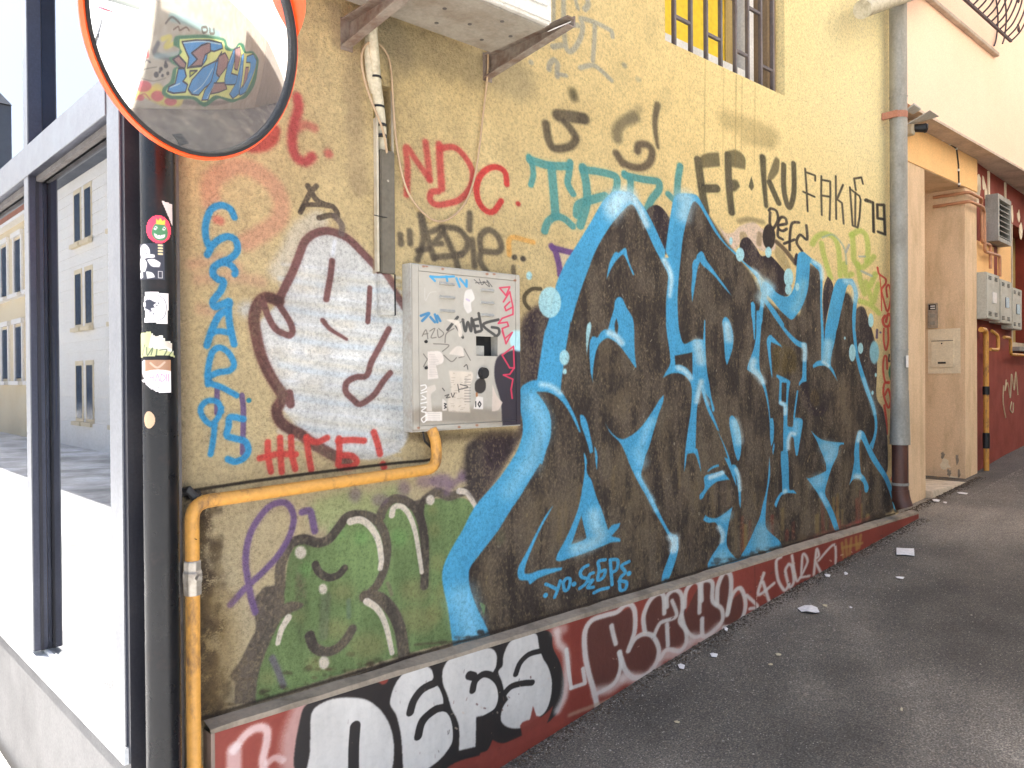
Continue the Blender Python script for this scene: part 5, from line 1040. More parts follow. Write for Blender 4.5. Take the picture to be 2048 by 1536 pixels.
# ================================================================== meter cabinet
cb = thing('meter_cabinet', (1.72, 2.08, 1.43), 'grey steel meter cabinet on the yellow wall, covered in stickers and scrawled tags', 'meter cabinet')
MB().box(1.487, 1.957, 2.0575, 2.13, 1.432, 1.668).box(1.487, 1.957, 2.0575, 2.13, 1.748, 1.962).box(1.487, 1.745, 2.0575, 2.13, 1.6681, 1.7479).box(1.855, 1.957, 2.0575, 2.13, 1.6681, 1.7479).build('case', M['cab'], cb)
x0, x1, z0, z1 = 1.515, 1.932, 1.452, 1.938; ox0, ox1, oz0, oz1 = 1.751, 1.849, 1.675, 1.741
d = wall_grid('door', x0, x1, z0, z1, [(ox0, ox1, oz0, oz1, .004)], 2.0525, M['cabinet_door'], cb); uv_planar(d.data, bx)
fb = MB()
for a in ((1.490, 1.5135, 2.051, 2.0572, 1.436, 1.958), (1.9335, 1.954, 2.051, 2.0572, 1.436, 1.958), (1.514, 1.933, 2.051, 2.0572, 1.9395, 1.958), (1.514, 1.933, 2.051, 2.0572, 1.436, 1.4505)): fb.box(*a)
fo = fb.build('door_frame', M['cabinet_door'], cb, bevel=.001); uv_planar(fo.data, bx)
MB().box(ox0-.005, ox1+.005, 2.094, 2.097, oz0-.005, oz1+.005).build('meter_recess', M['black'], cb); mo = MB().box(ox0-.001, ox0+.052, 2.072, 2.0935, oz0+.001, oz0+.035).build('meter_dial', M['cab'], cb)
lv = None
for cx0, cz0, n_, dz in ((1.597, 1.905, 3, .044), (1.772, 1.895, 3, .042)):
    for k in range(3):
        z = cz0-k*dz; x = cx0; L = .062 if cx0 < 1.7 else .058
        lvb = MB(); lvb.add([(x, 2.0524, z+.007), (x+L, 2.0524, z+.007), (x+L-.003, 2.043, z-.001), (x+.003, 2.043, z-.001), (x+L, 2.0524, z-.003), (x, 2.0524, z-.003)], [(0, 1, 2, 3), (3, 2, 4, 5), (0, 3, 5), (1, 4, 2)])
        lvb.build('louvre', M['cab'], cb)
kb = MB(); kb.tube([(1.776, 2.052, 1.617), (1.776, 2.034, 1.617)], [.021, .019], 9); kb.build('lock_cover', M['black'], cb, bevel=.002)
for z in (1.717, 1.634): MB().tube([(1.541, 2.0525, z), (1.541, 2.047, z)], .005, 10).build('rivet', M['black'], cb)
MB().tube([(1.535, 2.062, 1.43), (1.548, 2.07, 1.40), (1.575, 2.075, 1.38)], .004, 6).build('stub', M['black'], cb)

# ================================================================== air conditioner
ac = thing('air_conditioner', (1.45, 1.86, 2.68), 'white outdoor air conditioner unit on rusty brackets high on the yellow wall', 'air conditioner')
AX0, AX1, AY0, AY1, AZ = 1.06, 1.782, 1.715, 2.0, 2.678
MB().box(AX0, AX1, AY0, AY1, AZ, AZ+.54).build('casing', M['white_metal'], ac, bevel=.008)
MB().box(AX0+.02, AX1-.012, AY0+.02, AY1-.01, AZ-.006, AZ-.0005).build('base_pan', M['pan'], ac, bevel=.002)
fp = MB().box(1.50, AX1-.025, AY0-.006, AY0-.0005, AZ+.045, AZ+.5).build('side_panel', M['white_metal'], ac, bevel=.003)
MB().box(1.54, 1.70, AY0-.0075, AY0-.0065, AZ+.06, AZ+.14).build('rating_plate', M['paper'], ac)
for t in range(5): MB().box(1.555, 1.60+.02*(t*7 % 5), AY0-.0088, AY0-.0078, AZ+.072+t*.013, AZ+.076+t*.013).build('printed_line', M['frame_dark'], ac)
for k in range(9): MB().tube([(1.30, AY0-.002, AZ+.27), (1.30, AY0-.006, AZ+.27)], .02, 8) if k < 0 else None
vs = [];
for rr in (.06, .10, .14, .18, .22): MB().tube([(1.27+rr*math.cos(t*math.pi/18), AY0-.012, AZ+.27+rr*math.sin(t*math.pi/18)) for t in range(37)], .003, 6, cap=False).build('fan_guard', M['white_metal'], ac)
for x, y in ((1.3, 1.95), (1.36, 1.8), (1.46, 1.84), (1.5, 1.93), (1.58, 1.87), (1.64, 1.79), (1.68, 1.93), (1.73, 1.85)):
    MB().tube([(x, y, AZ-.0065), (x, y, AZ-.008)], .0065, 10).build('drain_hole', M['greypost'], ac)
MB().bar((AX1+.002, AY0+.01, AZ-.012), (AX1+.075, AY0+.01, AZ+.03), .03, .003).build('mounting_tab', M['white_metal'], ac)
def bracket(x, zl, label):
    b = thing('wall_bracket', (x, 2.1, zl), label, 'bracket', 'brackets under the air conditioner')
    MB().add([(x-.004+dx, y, z) for dx in (0, .006) for (y, z) in ((2.095, zl-.012), (2.095, zl+.062), (1.70, zl+.072), (1.70, zl+.040))], [(0, 1, 2, 3), (7, 6, 5, 4), (0, 4, 5, 1), (1, 5, 6, 2), (2, 6, 7, 3), (3, 7, 4, 0)]).build('web', M['rust'], b)
    MB().add([(x-.034 if s else x-.004, y, z+t) for t in (0, .004) for s, y, z in ((1, 2.095, zl-.017), (0, 2.095, zl-.017), (0, 1.70, zl+.036), (1, 1.70, zl+.036))], [(0, 1, 2, 3), (7, 6, 5, 4), (0, 4, 5, 1), (1, 5, 6, 2), (2, 6, 7, 3), (3, 7, 4, 0)]).build('lower_flange', M['rust'], b)
    MB().box(x-.034, x-.004, 1.70, 2.095, zl+.0625, zl+.066).build('upper_flange', M['rust'], b)
    MB().box(x-.034, x+.006, 2.0955, 2.0995, zl-.025, zl+.07).build('wall_plate', M['rust'], b)
bracket(1.865, 2.652, 'rusty steel bracket holding up the right end of the air conditioner')
bracket(1.305, 2.606, 'rusty steel bracket holding up the left part of the air conditioner, by the lagged pipes')

# lagged pipes and loose cable, trunking
lp = thing('lagged_pipes', (1.39, 2.08, 2.3), 'bandaged refrigerant pipes dropping from the air conditioner into the trunking', 'pipe')
def Wp(px, py, y=2.075): p = on_y(px, py, y); return tuple(p)
MB().tube(smooth_path([Wp(738, 8, 2.05), Wp(740, 60, 2.06), Wp(738, 100, 2.07), Wp(741, 150, 2.08), Wp(750, 185, 2.09)]), .014, 12).build('thin_pipe', M['lag'], lp, smooth=True)
MB().tube(smooth_path([Wp(745, 0, 2.045), Wp(744, 60, 2.05), Wp(748, 110, 2.06), Wp(752, 165, 2.08), Wp(760, 230, 2.10), Wp(764, 290, 2.11), Wp(764, 330, 2.12)]), .0165, 12).build('thick_pipe', M['lag'], lp, smooth=True)
for py, x in ((155, 751), (214, 757), (250, 761), (272, 762)): c = Vector(Wp(x, py, 2.075 if py < 200 else 2.095)); MB().tube([c-Vector((0, 0, .003)), c+Vector((0, 0, .003))], .0185, 12).build('tie', M['black'], lp)
lc = thing('loose_cable', (1.5, 2.09, 2.1), 'loose beige cable hanging in a long loop below the air conditioner', 'cable')
cp = [(976, 98), (975, 150), (966, 230), (958, 300), (950, 350), (936, 395), (915, 425), (888, 442), (862, 438), (832, 410), (812, 375), (800, 330), (791, 270), (786, 200), (783, 150), (777, 115), (762, 92), (744, 84), (730, 92), (723, 115), (727, 150), (740, 195), (752, 225), (764, 255), (770, 280), (774, 306)]
MB().tube(smooth_path([Wp(a, b, 2.086 if i < 17 else 2.055+.001*(i-17)) for i, (a, b) in enumerate(cp)], 4), .0036, 8).build('cable', M['cable'], lc, smooth=True)
tr = thing('cable_trunking', (1.415, 2.1, 1.8), 'narrow grey and white plastic trunking running down the yellow wall above the face', 'trunking')
MB().box(1.3955, 1.4475, 2.078, 2.12, 1.925, 2.305).build('cover', M['trunk'], tr, bevel=.003)
MB().box(1.384, 1.3915, 2.084, 2.13, 1.93, 2.40).box(1.4485, 1.4515, 2.09, 2.13, 1.93, 2.50).build('side_wall', M['trunk_edge'], tr)
lco = MB().box(1.392, 1.444, 2.080, 2.0995, 1.797, 1.9245).build('lower_cover', M['wall'], tr, bevel=.002); uv_planar(lco.data, w)
MB().box(1.4445, 1.4475, 2.079, 2.0990, 1.797, 1.9245).build('dark_slot', M['black'], tr)
MB().tube([(1.42, 2.0775, 2.21), (1.42, 2.075, 2.21)], .004, 8).build('screw', M['union'], tr)
MB().tube([Wp(748, 430, 2.077), Wp(765, 434, 2.074), Wp(784, 437, 2.085)], .0015, 6).build('tie_wire', M['black'], tr)
fl = thing('flue_pipe', (4.6, 2.0, 3.68), 'pale horizontal vent pipe crossing the top of the downpipe', 'pipe')
_fa, _fb = on_y(1724, 19, 1.93), on_y(1900, -42, 1.93); MB().tube([_fa, _fa*.97+_fb*.03, _fb], [.05, .047, .047], 20).build('pipe', M['lag'], fl, smooth=True)

# ================================================================== downpipe
dp = thing('downpipe', (5.47, 2.02, .62), 'tall galvanised downpipe with a brown iron foot at the end of the yellow wall', 'downpipe')
def Dx(px, py): return on_y(px, py, 2.02)
DXt = Dx(1797, 300)[0]; zz = lambda py: Dx(1812, py)[2]
MB().tube([(DXt, 2.02, z) for z in (zz(832), zz(700), zz(450), zz(330))]+[(DXt, 2.02, 6), (DXt, 2.02, 9.4)], .051, 24).build('upper_pipe', M['zinc'], dp, smooth=True)
for py in (203, 436, 700): MB().tube([(DXt, 2.02, zz(py)-.006), (DXt, 2.02, zz(py)), (DXt, 2.02, zz(py)+.006)], [.0518, .0535, .0518], 24).build('joint', M['zinc'], dp, smooth=True)
MB().tube([(DXt, 2.02, zz(240)-.02), (DXt, 2.02, zz(240)+.02)], .0535, 24).box(DXt-.066, DXt-.045, 2.0, 2.095, zz(240)-.02, zz(240)+.02).build('strap', M['brick'], dp)
MB().tube([(DXt+.005, 2.02, z) for z in (zz(887), zz(860), zz(820), zz(780))], [.060, .058, .055, .0515], 24, cap=False).build('flared_end', M['zinc'], dp, smooth=True)
MB().tube([(DXt+.005, 2.02, z) for z in (zz(1000), zz(930), zz(870))], .048, 24).build('lower_pipe', M['brownpipe'], dp, smooth=True)
MB().tube(smooth_path([(DXt+.005, 2.02, zz(978)), (DXt+.005, 2.012, zz(995)), (DXt+.005, 1.993, zz(1012))]), .052, 20).build('boot', M['brownpipe'], dp, smooth=True)
MB().tube([(DXt+.005, 2.02, zz(965)-.008), (DXt+.005, 2.02, zz(965)+.008)], .052, 24).build('lower_strap', M['zinc'], dp, smooth=True)
MB().box(DXt-.035, DXt+.0, 1.965, 1.9675, zz(735), zz(712)).build('paper_label', M['paper'], dp)

# ================================================================== cream building with the doorway
cr = thing('cream_building', (7, 2.4, .7), 'cream and pink rendered building beyond the downpipe, with a recessed doorway and overhanging upper floor', 'building')
YC = 2.25; DX0, DX1, DZ1 = 6.235, 7.08, 3.10
wo2 = wall_grid('ground_floor_wall', 5.37, 7.36, .4, 3.39, [(DX0, DX1, .745, DZ1, .33)], YC, M['cream'], cr)
MB().box(5.37, 7.36, 2.243, 2.2495, 3.105, 3.385).build('lintel_panel', M['ochre'], cr)
MB().box(DX0-.05, DX1+.1, 2.575, 2.60, .6, 3.3).build('door_panel', M['cream'], cr)
for z0_, z1_ in ((.86, 1.6), (1.7, 2.9)): MB().box(DX0+.12, DX1-.12, 2.55, 2.5745, z0_, z1_).build('door_moulding', M['cream'], cr, bevel=.01)
MB().box(DX0+.001, DX1-.001, 2.2, 2.5745, .66, .7515).build('doorstep', M['step'], cr, bevel=.006)
MB().box(5.375, 34, 2.105, 6, 3.39, H+1).build('upper_floor', M['pink'], cr)
MB().box(5.64, 34, 2.095, 2.60, 3.372, 3.3895).build('soffit', M['soffit'], cr)
MB().box(5.375, 34, 2.62, 6, .3, 3.37).build('building_mass', M['dark'], cr)
# red wing: its own thing
rb = thing('red_building', (8, 2.4, .8), 'dark red painted wall section beyond the cream doorway, with a shuttered window', 'building')
th = math.radians(3.3); P0 = np.array([7.362, 2.27, 0]); Dv = np.array([math.cos(th), math.sin(th), 0])
def RW(s, off, z): p = P0+Dv*s+np.array([math.sin(th), -math.cos(th), 0])*off; return (p[0], p[1], z)   # s along the wall, off towards the alley
def rbox(mb, s0, s1, o0, o1, z0, z1):
    return mb.add([RW(s, o, z) for z in (z0, z1) for o in (o0, o1) for s in (s0, s1)], [(0, 2, 3, 1), (4, 5, 7, 6), (0, 1, 5, 4), (2, 6, 7, 3), (0, 4, 6, 2), (1, 3, 7, 5)])
m_ = MB(); rbox(m_, 0, 1.27, -.3, 0, .4, 3.371); rbox(m_, 2.3, 26, -.3, 0, .4, 3.371); rbox(m_, 1.27, 2.3, -.3, -.0, .4, 1.86); rbox(m_, 1.27, 2.3, -.3, 0, 3.02, 3.371); m_.build('wall', M['red'], rb)
m_ = MB(); rbox(m_, .02, .62, .001, .004, 2.42, 2.72); rbox(m_, .75, 1.24, .001, .004, 2.38, 2.80); m_.build('plaster_patch', M['ochre'], rb)
m_ = MB(); rbox(m_, 1.27, 2.3, -.20, -.18, 1.86, 3.02); wn = m_.build('window', M['curtain'], rb)
m_ = MB(); rbox(m_, 1.27, 1.31, -.18, .004, 1.861, 3.019); rbox(m_, 1.62, 1.66, -.18, -.1, 1.861, 3.019); rbox(m_, 1.27, 2.3, -.18, -.1, 1.86, 1.92); m_.build('frame', M['trunk_edge'], wn)
m_ = MB(); rbox(m_, 1.25, 2.3, -.0, .07, 1.82, 1.858); m_.build('sill', M['zinc'], wn)
# peeling patches low on the door reveal and pillar
rj = np.random.RandomState(4)
for (yc, zc, sy, sz) in ((2.40, .86, .035, .05), (2.37, .80, .02, .03), (2.31, .92, .012, .05), (2.30, .80, .014, .04), (2.34, .76, .05, .018), (2.42, .94, .015, .03)):
    a = [2*math.pi*k/11 for k in range(11)]; rr = [rj.uniform(.5, 1.25) for _ in a]
    top = [(DX1-.0025, yc+sy*r_*math.cos(t), max(zc+sz*r_*math.sin(t), .748)) for t, r_ in zip(a, rr)]; bot = [(DX1+.001, y, z) for _, y, z in top]
    MB().add(top+bot, [tuple(range(11))]+[(k, (k+1) % 11, 11+(k+1) % 11, 11+k) for k in range(11)]).build('peeled_patch', M['cement' if sy < .03 else 'mail'], cr)
rj = np.random.RandomState(9)
for i in range(17):
    s, z = rj.uniform(.05, 2.2), rj.uniform(2.93, 3.3); a = [2*math.pi*k/9 for k in range(9)]; rr = [rj.uniform(.6, 1.2) for _ in a]; sx_, sz_ = rj.uniform(.03, .07), rj.uniform(.05, .11)
    mb = MB(); top = [RW(s+sx_*r_*math.cos(t), .004, z+sz_*r_*math.sin(t)) for t, r_ in zip(a, rr)]; bot = [RW(s+sx_*r_*math.cos(t), -.001, z+sz_*r_*math.sin(t)) for t, r_ in zip(a, rr)]
    mb.add(top+bot, [tuple(range(9))]+[(k, (k+1) % 9, 9+(k+1) % 9, 9+k) for k in range(9)]); mb.build('bare_plaster_spot', M['mail'], rb)
for s, z0_, z1_ in ((.42, 3.0, 3.36), (1.0, 2.9, 3.36)): m_ = MB(); rbox(m_, s, s+.04, .0005, .012, z0_, z1_); m_.build('render_strip', M['mail'], rb)
m_ = MB(); m_.tube(smooth_path([RW(1.05, .003, 1.55), RW(1.0, .003, 1.45), RW(1.1, .003, 1.52), RW(1.2, .003, 1.38), RW(1.25, .003, 1.6), RW(1.35, .003, 1.45), RW(1.42, .003, 1.62), RW(1.5, .003, 1.4)]), .006, 5); m_.tube(smooth_path([RW(.95, .003, 1.5), RW(.93, .003, 1.35), RW(1.02, .003, 1.2)]), .006, 5)
m_.tube(smooth_path([RW(1.25, .003, 1.34), RW(1.2, .003, 1.27), RW(1.3, .003, 1.24), RW(1.32, .003, 1.33)]), .006, 5); m_.build('graffiti_tag', M['leafbit'], rb)
# meter boxes
for i, (s0, s1, zt, zb_) in enumerate(((-.0, .43, 2.445, 2.06), (.445, .86, 2.425, 2.045), (.875, 1.25, 2.385, 2.01))):
    k = thing('meter_box', RW(s0, 0, zb_), ['grey meter box beside the cream pillar, leftmost of the three', 'middle one of the three grey meter boxes on the red wall', 'grey meter box next to the window, rightmost of the three'][i], 'meter box', 'meter boxes on the red wall')
    m_ = MB(); rbox(m_, s0+.004, s1-.004, .001, .09, zb_, zt); m_.build('case', M['meterbox'], k, bevel=.006)
    m_ = MB(); rbox(m_, s0+.6*(s1-s0)-.07, s0+.6*(s1-s0)+.05, .0905, .096, zb_+.14, zb_+.23); m_.build('dial_window', M['paper'] if i == 0 else M['winglass'], k)
    for a_, b_ in ((.15, .85), (.6, .85), (.15, .08), (.6, .08)):
        m_ = MB()
        for t in range(3): rbox(m_, s0+a_*(s1-s0), s0+(a_+.2)*(s1-s0), .0905, .093, zb_+b_*(zt-zb_)+t*.012, zb_+b_*(zt-zb_)+t*.012+.006)
        m_.build('vent_slots', M['black'], k)
# louvred vent box
vb = thing('vent_box', RW(.55, 0, 2.76), 'grey louvred vent box on the red wall under the soffit', 'vent')
m_ = MB(); rbox(m_, .34, .80, .001, .10, 2.74, 2.775); rbox(m_, .34, .80, .001, .10, 3.10, 3.14); rbox(m_, .34, .385, .001, .10, 2.7755, 3.0995); rbox(m_, .755, .80, .001, .10, 2.7755, 3.0995); m_.build('case', M['zinc'], vb)
m_ = MB(); rbox(m_, .386, .754, .002, .03, 2.776, 3.099); m_.build('dark_back', M['black'], vb)
for t in range(7):
    z = 2.785+t*.045; m_ = MB(); m_.add([RW(.387, .098, z), RW(.753, .098, z), RW(.753, .05, z+.026), RW(.387, .05, z+.026), RW(.387, .098, z+.006), RW(.753, .098, z+.006), RW(.753, .05, z+.032), RW(.387, .05, z+.032)],
        [(0, 1, 2, 3), (7, 6, 5, 4), (0, 4, 5, 1), (1, 5, 6, 2), (2, 6, 7, 3), (3, 7, 4, 0)]); m_.build('slat', M['zinc'], vb)
# small brown pipes round the pillar
sp = thing('service_pipes', (7.1, 2.24, 3.0), 'pair of thin brown pipes wrapping round the top of the cream pillar', 'pipe')
for dz, dy, s_end, zlow in ((0, 0, .30, 2.50), (-.075, .012, .62, 2.46)):
    pth = [(7.06, 2.48, 3.055+dz), (7.06, 2.215-dy, 3.055+dz), (7.37, 2.215-dy, 3.05+dz), RW(.06+dy*3, .04+dy, 3.03+dz), RW(.08+dy*3, .04+dy, 2.70+dz), RW(s_end, .05, 2.70+dz*.8), RW(s_end, .05, zlow)]
    MB().tube(round_corners(pth, .035, 4), .013, 10).build('pipe', M['copper'], sp, smooth=True)
# yellow pipes on the red wall
yp = thing('riser_pipe', RW(.12, .06, .8), 'yellow gas riser standing against the red wall beside the cream pillar', 'pipe')
MB().tube(round_corners([RW(.0, .05, 1.97), RW(.15, .05, 1.97), RW(.15, .05, .74)], .06), .022, 14).build('pipe', M['gas'], yp, smooth=True)
for z in (1.43, .98): MB().tube([RW(.15, .05, z), RW(.15, .05, z+(.07 if z > 1 else .13))], .028, 14).build('collar', M['black'], yp, smooth=True)
yq = thing('meter_outlet_pipe', RW(.45, .06, 1.8), 'short bent yellow pipe with silver joint under the middle meter box', 'pipe')
MB().tube(round_corners([RW(.17, .08, 1.81), RW(.42, .08, 1.81), RW(.42, .08, 1.93), RW(.30, .06, 1.97)], .04), .014, 12).build('pipe', M['gas'], yq, smooth=True)
yr = thing('meter_outlet_pipe', RW(.9, .06, 1.8), 'bent yellow pipe running under the window from the rightmost meter box', 'pipe')
MB().tube(round_corners([RW(.72, .06, 1.93), RW(.95, .06, 1.93), RW(.95, .06, 1.78), RW(1.9, .08, 1.78)], .05), .014, 12).build('pipe', M['gas'], yr, smooth=True)
# intercom and letter box on the door reveal (faces the street)
XR = DX1-.003
ic = thing('intercom', (XR, 2.5, 2.0), 'silver doorbell intercom panel on the cream door reveal', 'intercom')
icy0, icy1 = 2.462, 2.392+.002
MB().box(XR-.012, XR, 2.455, 2.53, 1.985, 2.19).build('panel', M['union'], ic, bevel=.002)
MB().box(XR-.0145, XR-.0125, 2.465, 2.52, 2.135, 2.18).build('name_window', M['black'], ic); MB().box(XR-.016, XR-.0147, 2.47, 2.505, 2.142, 2.152).box(XR-.016, XR-.0147, 2.47, 2.505, 2.16, 2.17).build('name_tag', M['paper'], ic)
for z in (2.07, 2.01): MB().box(XR-.0145, XR-.0125, 2.47, 2.512, z, z+.03).build('button_block', M['zinc'], ic)
lb = thing('letter_box', (XR, 2.4, 1.67), 'cream metal letter box with a small lock set in the door reveal', 'letter box')
MB().box(XR-.012, XR, 2.33, 2.505, 1.66, 1.93).build('panel', M['mail'], lb, bevel=.003); MB().box(XR-.0155, XR-.0125, 2.335, 2.50, 1.875, 1.880).build('flap_edge', M['greypost'], lb)
MB().tube([(XR-.012, 2.42, 1.855), (XR-.017, 2.42, 1.855)], .006, 8).build('lock', M['black'], lb); MB().box(XR-.0155, XR-.0125, 2.39, 2.45, 1.69, 1.705).build('name_plate', M['black'], lb)
MB().box(XR-.003, XR+.0015, 2.285, 2.53, 1.61, 1.975).build('plaster_patch', M['mail'], lb)
# canopy plate, camera and its cable
pl = thing('canopy_plate', (5.95, 2.1, 3.40), 'small bent metal plate sticking out under the pink upper floor', 'plate')
c4 = [on_y(1812, 250, 2.08), on_y(1860, 221, 1.98), on_y(1878, 233, 2.02), on_y(1836, 247, 2.10)]
vs = [tuple(p) for p in c4]+[(p[0], p[1], p[2]+.004) for p in c4]; MB().add(vs, [(0, 1, 2, 3), (7, 6, 5, 4), (0, 4, 5, 1), (1, 5, 6, 2), (2, 6, 7, 3), (3, 7, 4, 0)]).build('plate', M['cab'], pl)
c4 = [on_y(1812, 222, 2.095), on_y(1828, 209, 2.05), on_y(1842, 219, 2.06), on_y(1826, 229, 2.1)]
vs = [tuple(p) for p in c4]+[(p[0], p[1], p[2]+.01) for p in c4]; MB().add(vs, [(0, 1, 2, 3), (7, 6, 5, 4), (0, 4, 5, 1), (1, 5, 6, 2), (2, 6, 7, 3), (3, 7, 4, 0)]).build('back_flange', M['cab'], pl)
cc = thing('security_camera', (5.95, 2.18, 3.30), 'small black security camera under the metal plate beside the downpipe', 'camera')
a_ = on_y(1822, 256, 2.19); b_ = on_y(1850, 256, 2.12)
MB().box(a_[0]-.05, a_[0]+.02, 2.17, 2.242, a_[2]-.05, a_[2]+.04).build('junction_box', M['trunk_edge'], cc, bevel=.004)
MB().tube([a_+np.array([.02, -.01, 0]), b_], [.026, .03], 14).build('body', M['black'], cc, smooth=True); MB().tube([b_, b_+(b_-a_)*.12], [.034, .03], 14).build('hood', M['frame_dark'], cc, smooth=True)
kc = thing('camera_cable', (6.4, 2.24, 3.3), 'black cable clipped along the ochre lintel down to the pillar', 'cable')
pth = [tuple(on_y(a, b, 2.238)) for a, b in ((1858, 261), (1872, 270), (1886, 280), (1900, 288), (1913, 297), (1917, 330), (1918, 374))]
MB().tube(pth, .006, 6).build('cable', M['black'], kc)
for a, b in ((1858, 261), (1872, 270), (1886, 280), (1900, 288), (1913, 297), (1917, 340), (1918, 368)):
    c = on_y(a, b, 2.236); MB().box(c[0]-.006, c[0]+.006, 2.228, 2.2425, c[2]-.008, c[2]+.008).build('clip', M['whiteframe'], kc)
# balcony
bl = thing('balcony', (6.6, 2.0, 4.05), 'shallow balcony with bulging wrought iron railing on the pink upper floor', 'balcony')
e1 = on_y(1998, 113, 2.072); zb_ = e1[2]; xb1 = e1[0]
MB().box(5.2, xb1, 2.068, 2.104, zb_, zb_+.03).build('slab', M['soffit'], bl, bevel=.003)
MB().bar((5.3, 1.97, zb_+.075), (xb1-.06, 1.97, zb_+.075), .018).build('bottom_rail', M['iron'], bl); MB().bar((5.3, 1.97, zb_+.93), (xb1-.06, 1.97, zb_+.93), .022).build('top_rail', M['iron'], bl)
def belly(x, name='baluster', dx=0):
    pts = [(x, 1.97, zb_+.075), (x, 1.90, zb_+.14), (x+dx, 1.845, zb_+.27), (x+dx, 1.85, zb_+.38), (x, 1.92, zb_+.55), (x, 1.955, zb_+.70), (x, 1.97, zb_+.93)]
    return MB().tube(smooth_path(pts, 5), .0065, 8).build(name, M['iron'], bl, smooth=True)
b0 = belly(xb1-.06)
for k in range(1, 15):
    c = b0.copy(); SC.collection.objects.link(c); c.location = b0.location+Vector((-.1*k, 0, 0))
for y in (2.03, 2.09): MB().tube(smooth_path([(xb1-.06, y, zb_+.075), (xb1-.01, y, zb_+.14), (xb1+.035, y, zb_+.27), (xb1+.03, y, zb_+.38), (xb1-.03, y, zb_+.55), (xb1-.06, y, zb_+.93)]), .0065, 8).build('side_baluster', M['iron'], bl, smooth=True)
for z in (zb_+.17, zb_+.40):
    MB().tube([(xb1-.02+.035*t/14*math.cos(t*.6), 1.93, z+.035*t/14*math.sin(t*.6)) for t in range(15)], .005, 6).build('scroll', M['iron'], bl, smooth=True)

# ================================================================== across the alley and across the street (seen in the mirror and the glass)
ob = thing('opposite_building', (5, -2, 0), 'tall building across the alley with a big blue graffiti piece, seen in the traffic mirror', 'building')
Bo = opp_paint()
mo_ = img_mat('opposite_paint', Bo.image('opposite_paint'), .85, coarse=(50, .003), mult=.1)
m_ = MB(); nx_ = 24
for i in range(nx_):
    xa, xb_ = OX+OW*i/nx_, OX+OW*(i+1)/nx_; m_.add([(xa, -1.70, g(xa)-.05), (xa, -1.70, g(xa)+OH), (xb_, -1.70, g(xb_)+OH), (xb_, -1.70, g(xb_)-.05)], [(0, 1, 2, 3)])
op = m_.build('painted_wall', mo_, ob, fix=False); l = op.data.uv_layers.new(name='UVMap')
for lp_ in op.data.loops:
    v = op.data.vertices[lp_.vertex_index].co; l.data[lp_.index].uv = ((v.x-OX)/OW, (v.z-g(v.x))/OH)
MB().box(11.2, 34, -1.9, -1.68, .3, 4.3).build('lower_wall', M['oppgrey'], ob)
_w = [(2.79, -1.705), (34, -1.705), (34, -50), (31, -50)]; MB().add([(x, y, z) for z in (-.3, 8.6) for x, y in _w], [(0, 1, 2, 3), (7, 6, 5, 4), (0, 4, 5, 1), (1, 5, 6, 2), (2, 6, 7, 3), (3, 7, 4, 0)]).build('building_mass', M['oppside'], ob)
ra = thing('street_railing', (4, -7, 0), 'black metal railing running down the street edge, seen at the left of the traffic mirror', 'railing')
_p = [Vector((3.5+8.5*t, -6.4-21*t, -.06)) for t in np.linspace(0, 1, 15)]
for zt, nm in ((.95, 'top_rail'), (.5, 'middle_rail')): MB().bar(_p[0]+Vector((0, 0, zt)), _p[-1]+Vector((0, 0, zt)), .06).build(nm, M['black'], ra)
for v in _p: MB().bar(v, v+Vector((0, 0, .95)), .06).build('railing_post', M['black'], ra)
dg = thing('drain_grate', (3.5, -.53, g(3.5)), 'small iron drain grate in the asphalt, seen at the bottom of the traffic mirror', 'grate')
for t in range(7): MB().bar((3.36, -.68+.05*t, g(3.36)+.008), (3.64, -.68+.05*t, g(3.64)+.008), .03, .01).build('bar', M['black'], dg)
fa = thing('street_facade', (-4.6, 20, 0), 'pale stone building with grooved courses and paired windows, reflected in the shop glass', 'building')
FXc = -4.6
MB().box(-12, FXc-.02, 12, 25.0, -.2, 6.9).build('wall_core', M['facade'], fa)
st = MB()
for k in range(24): st.box(FXc-.03, FXc, 12, 24.98, .1+k*.28, .1+k*.28+.238)
so_ = st.build('stone_courses', M['facade'], fa); so_['kind'] = 'stuff'
MB().box(-12.2, FXc+.35, 12, 25.2, 6.85, 7.0).build('cornice', M['slate'], fa); MB().box(-12, FXc-.1, 12, 24.9, 7.0, 7.2).build('parapet', M['facade'], fa)
MB().add([(FXc+.1, 12, 7.0), (FXc+.1, 22.6, 7.0), (FXc-1.6, 22.6, 8.0), (FXc-1.6, 12, 8.0), (FXc-1.6, 22.6, 7.0), (FXc-1.6, 12, 7.0)], [(0, 1, 2, 3), (1, 4, 2), (0, 3, 5), (3, 2, 4, 5)]).build('roof', M['copperroof'], fa)
MB().box(FXc, FXc+.06, 12, 25, -.1, .55).build('base_course', M['facade'], fa)
for zc0, zc1 in ((.65, 2.0), (3.05, 4.35), (5.2, 6.4)):
    for y0 in (21.6, 22.5, 18.6, 19.5, 15.6, 16.5):
        f = MB().box(FXc-.005, FXc+.015, y0-.08, y0+.58, zc0-.1, zc1+.12).build('window', M['facade2'], fa)
        MB().box(FXc+.016, FXc+.02, y0, y0+.5, zc0, zc1).build('pane', M['winglass'], f); MB().box(FXc+.016, FXc+.12, y0-.12, y0+.62, zc0-.18, zc0-.08).build('sill', M['facade2'], f)
fb2 = thing('street_house', (-4, 32, 0), 'cream house with terracotta upper storey further down the street, reflected in the shop glass', 'building')
MB().box(-12, -4.5, 26, 40, -.2, 6.6).build('wall', M['facade2'], fb2); MB().box(-12, -4.45, 26, 40, 6.6, 7.6).build('upper_storey', M['brick'], fb2); MB().box(-12, -4.25, 25.9, 40.1, 6.5, 6.6).build('cornice', M['facade'], fb2)
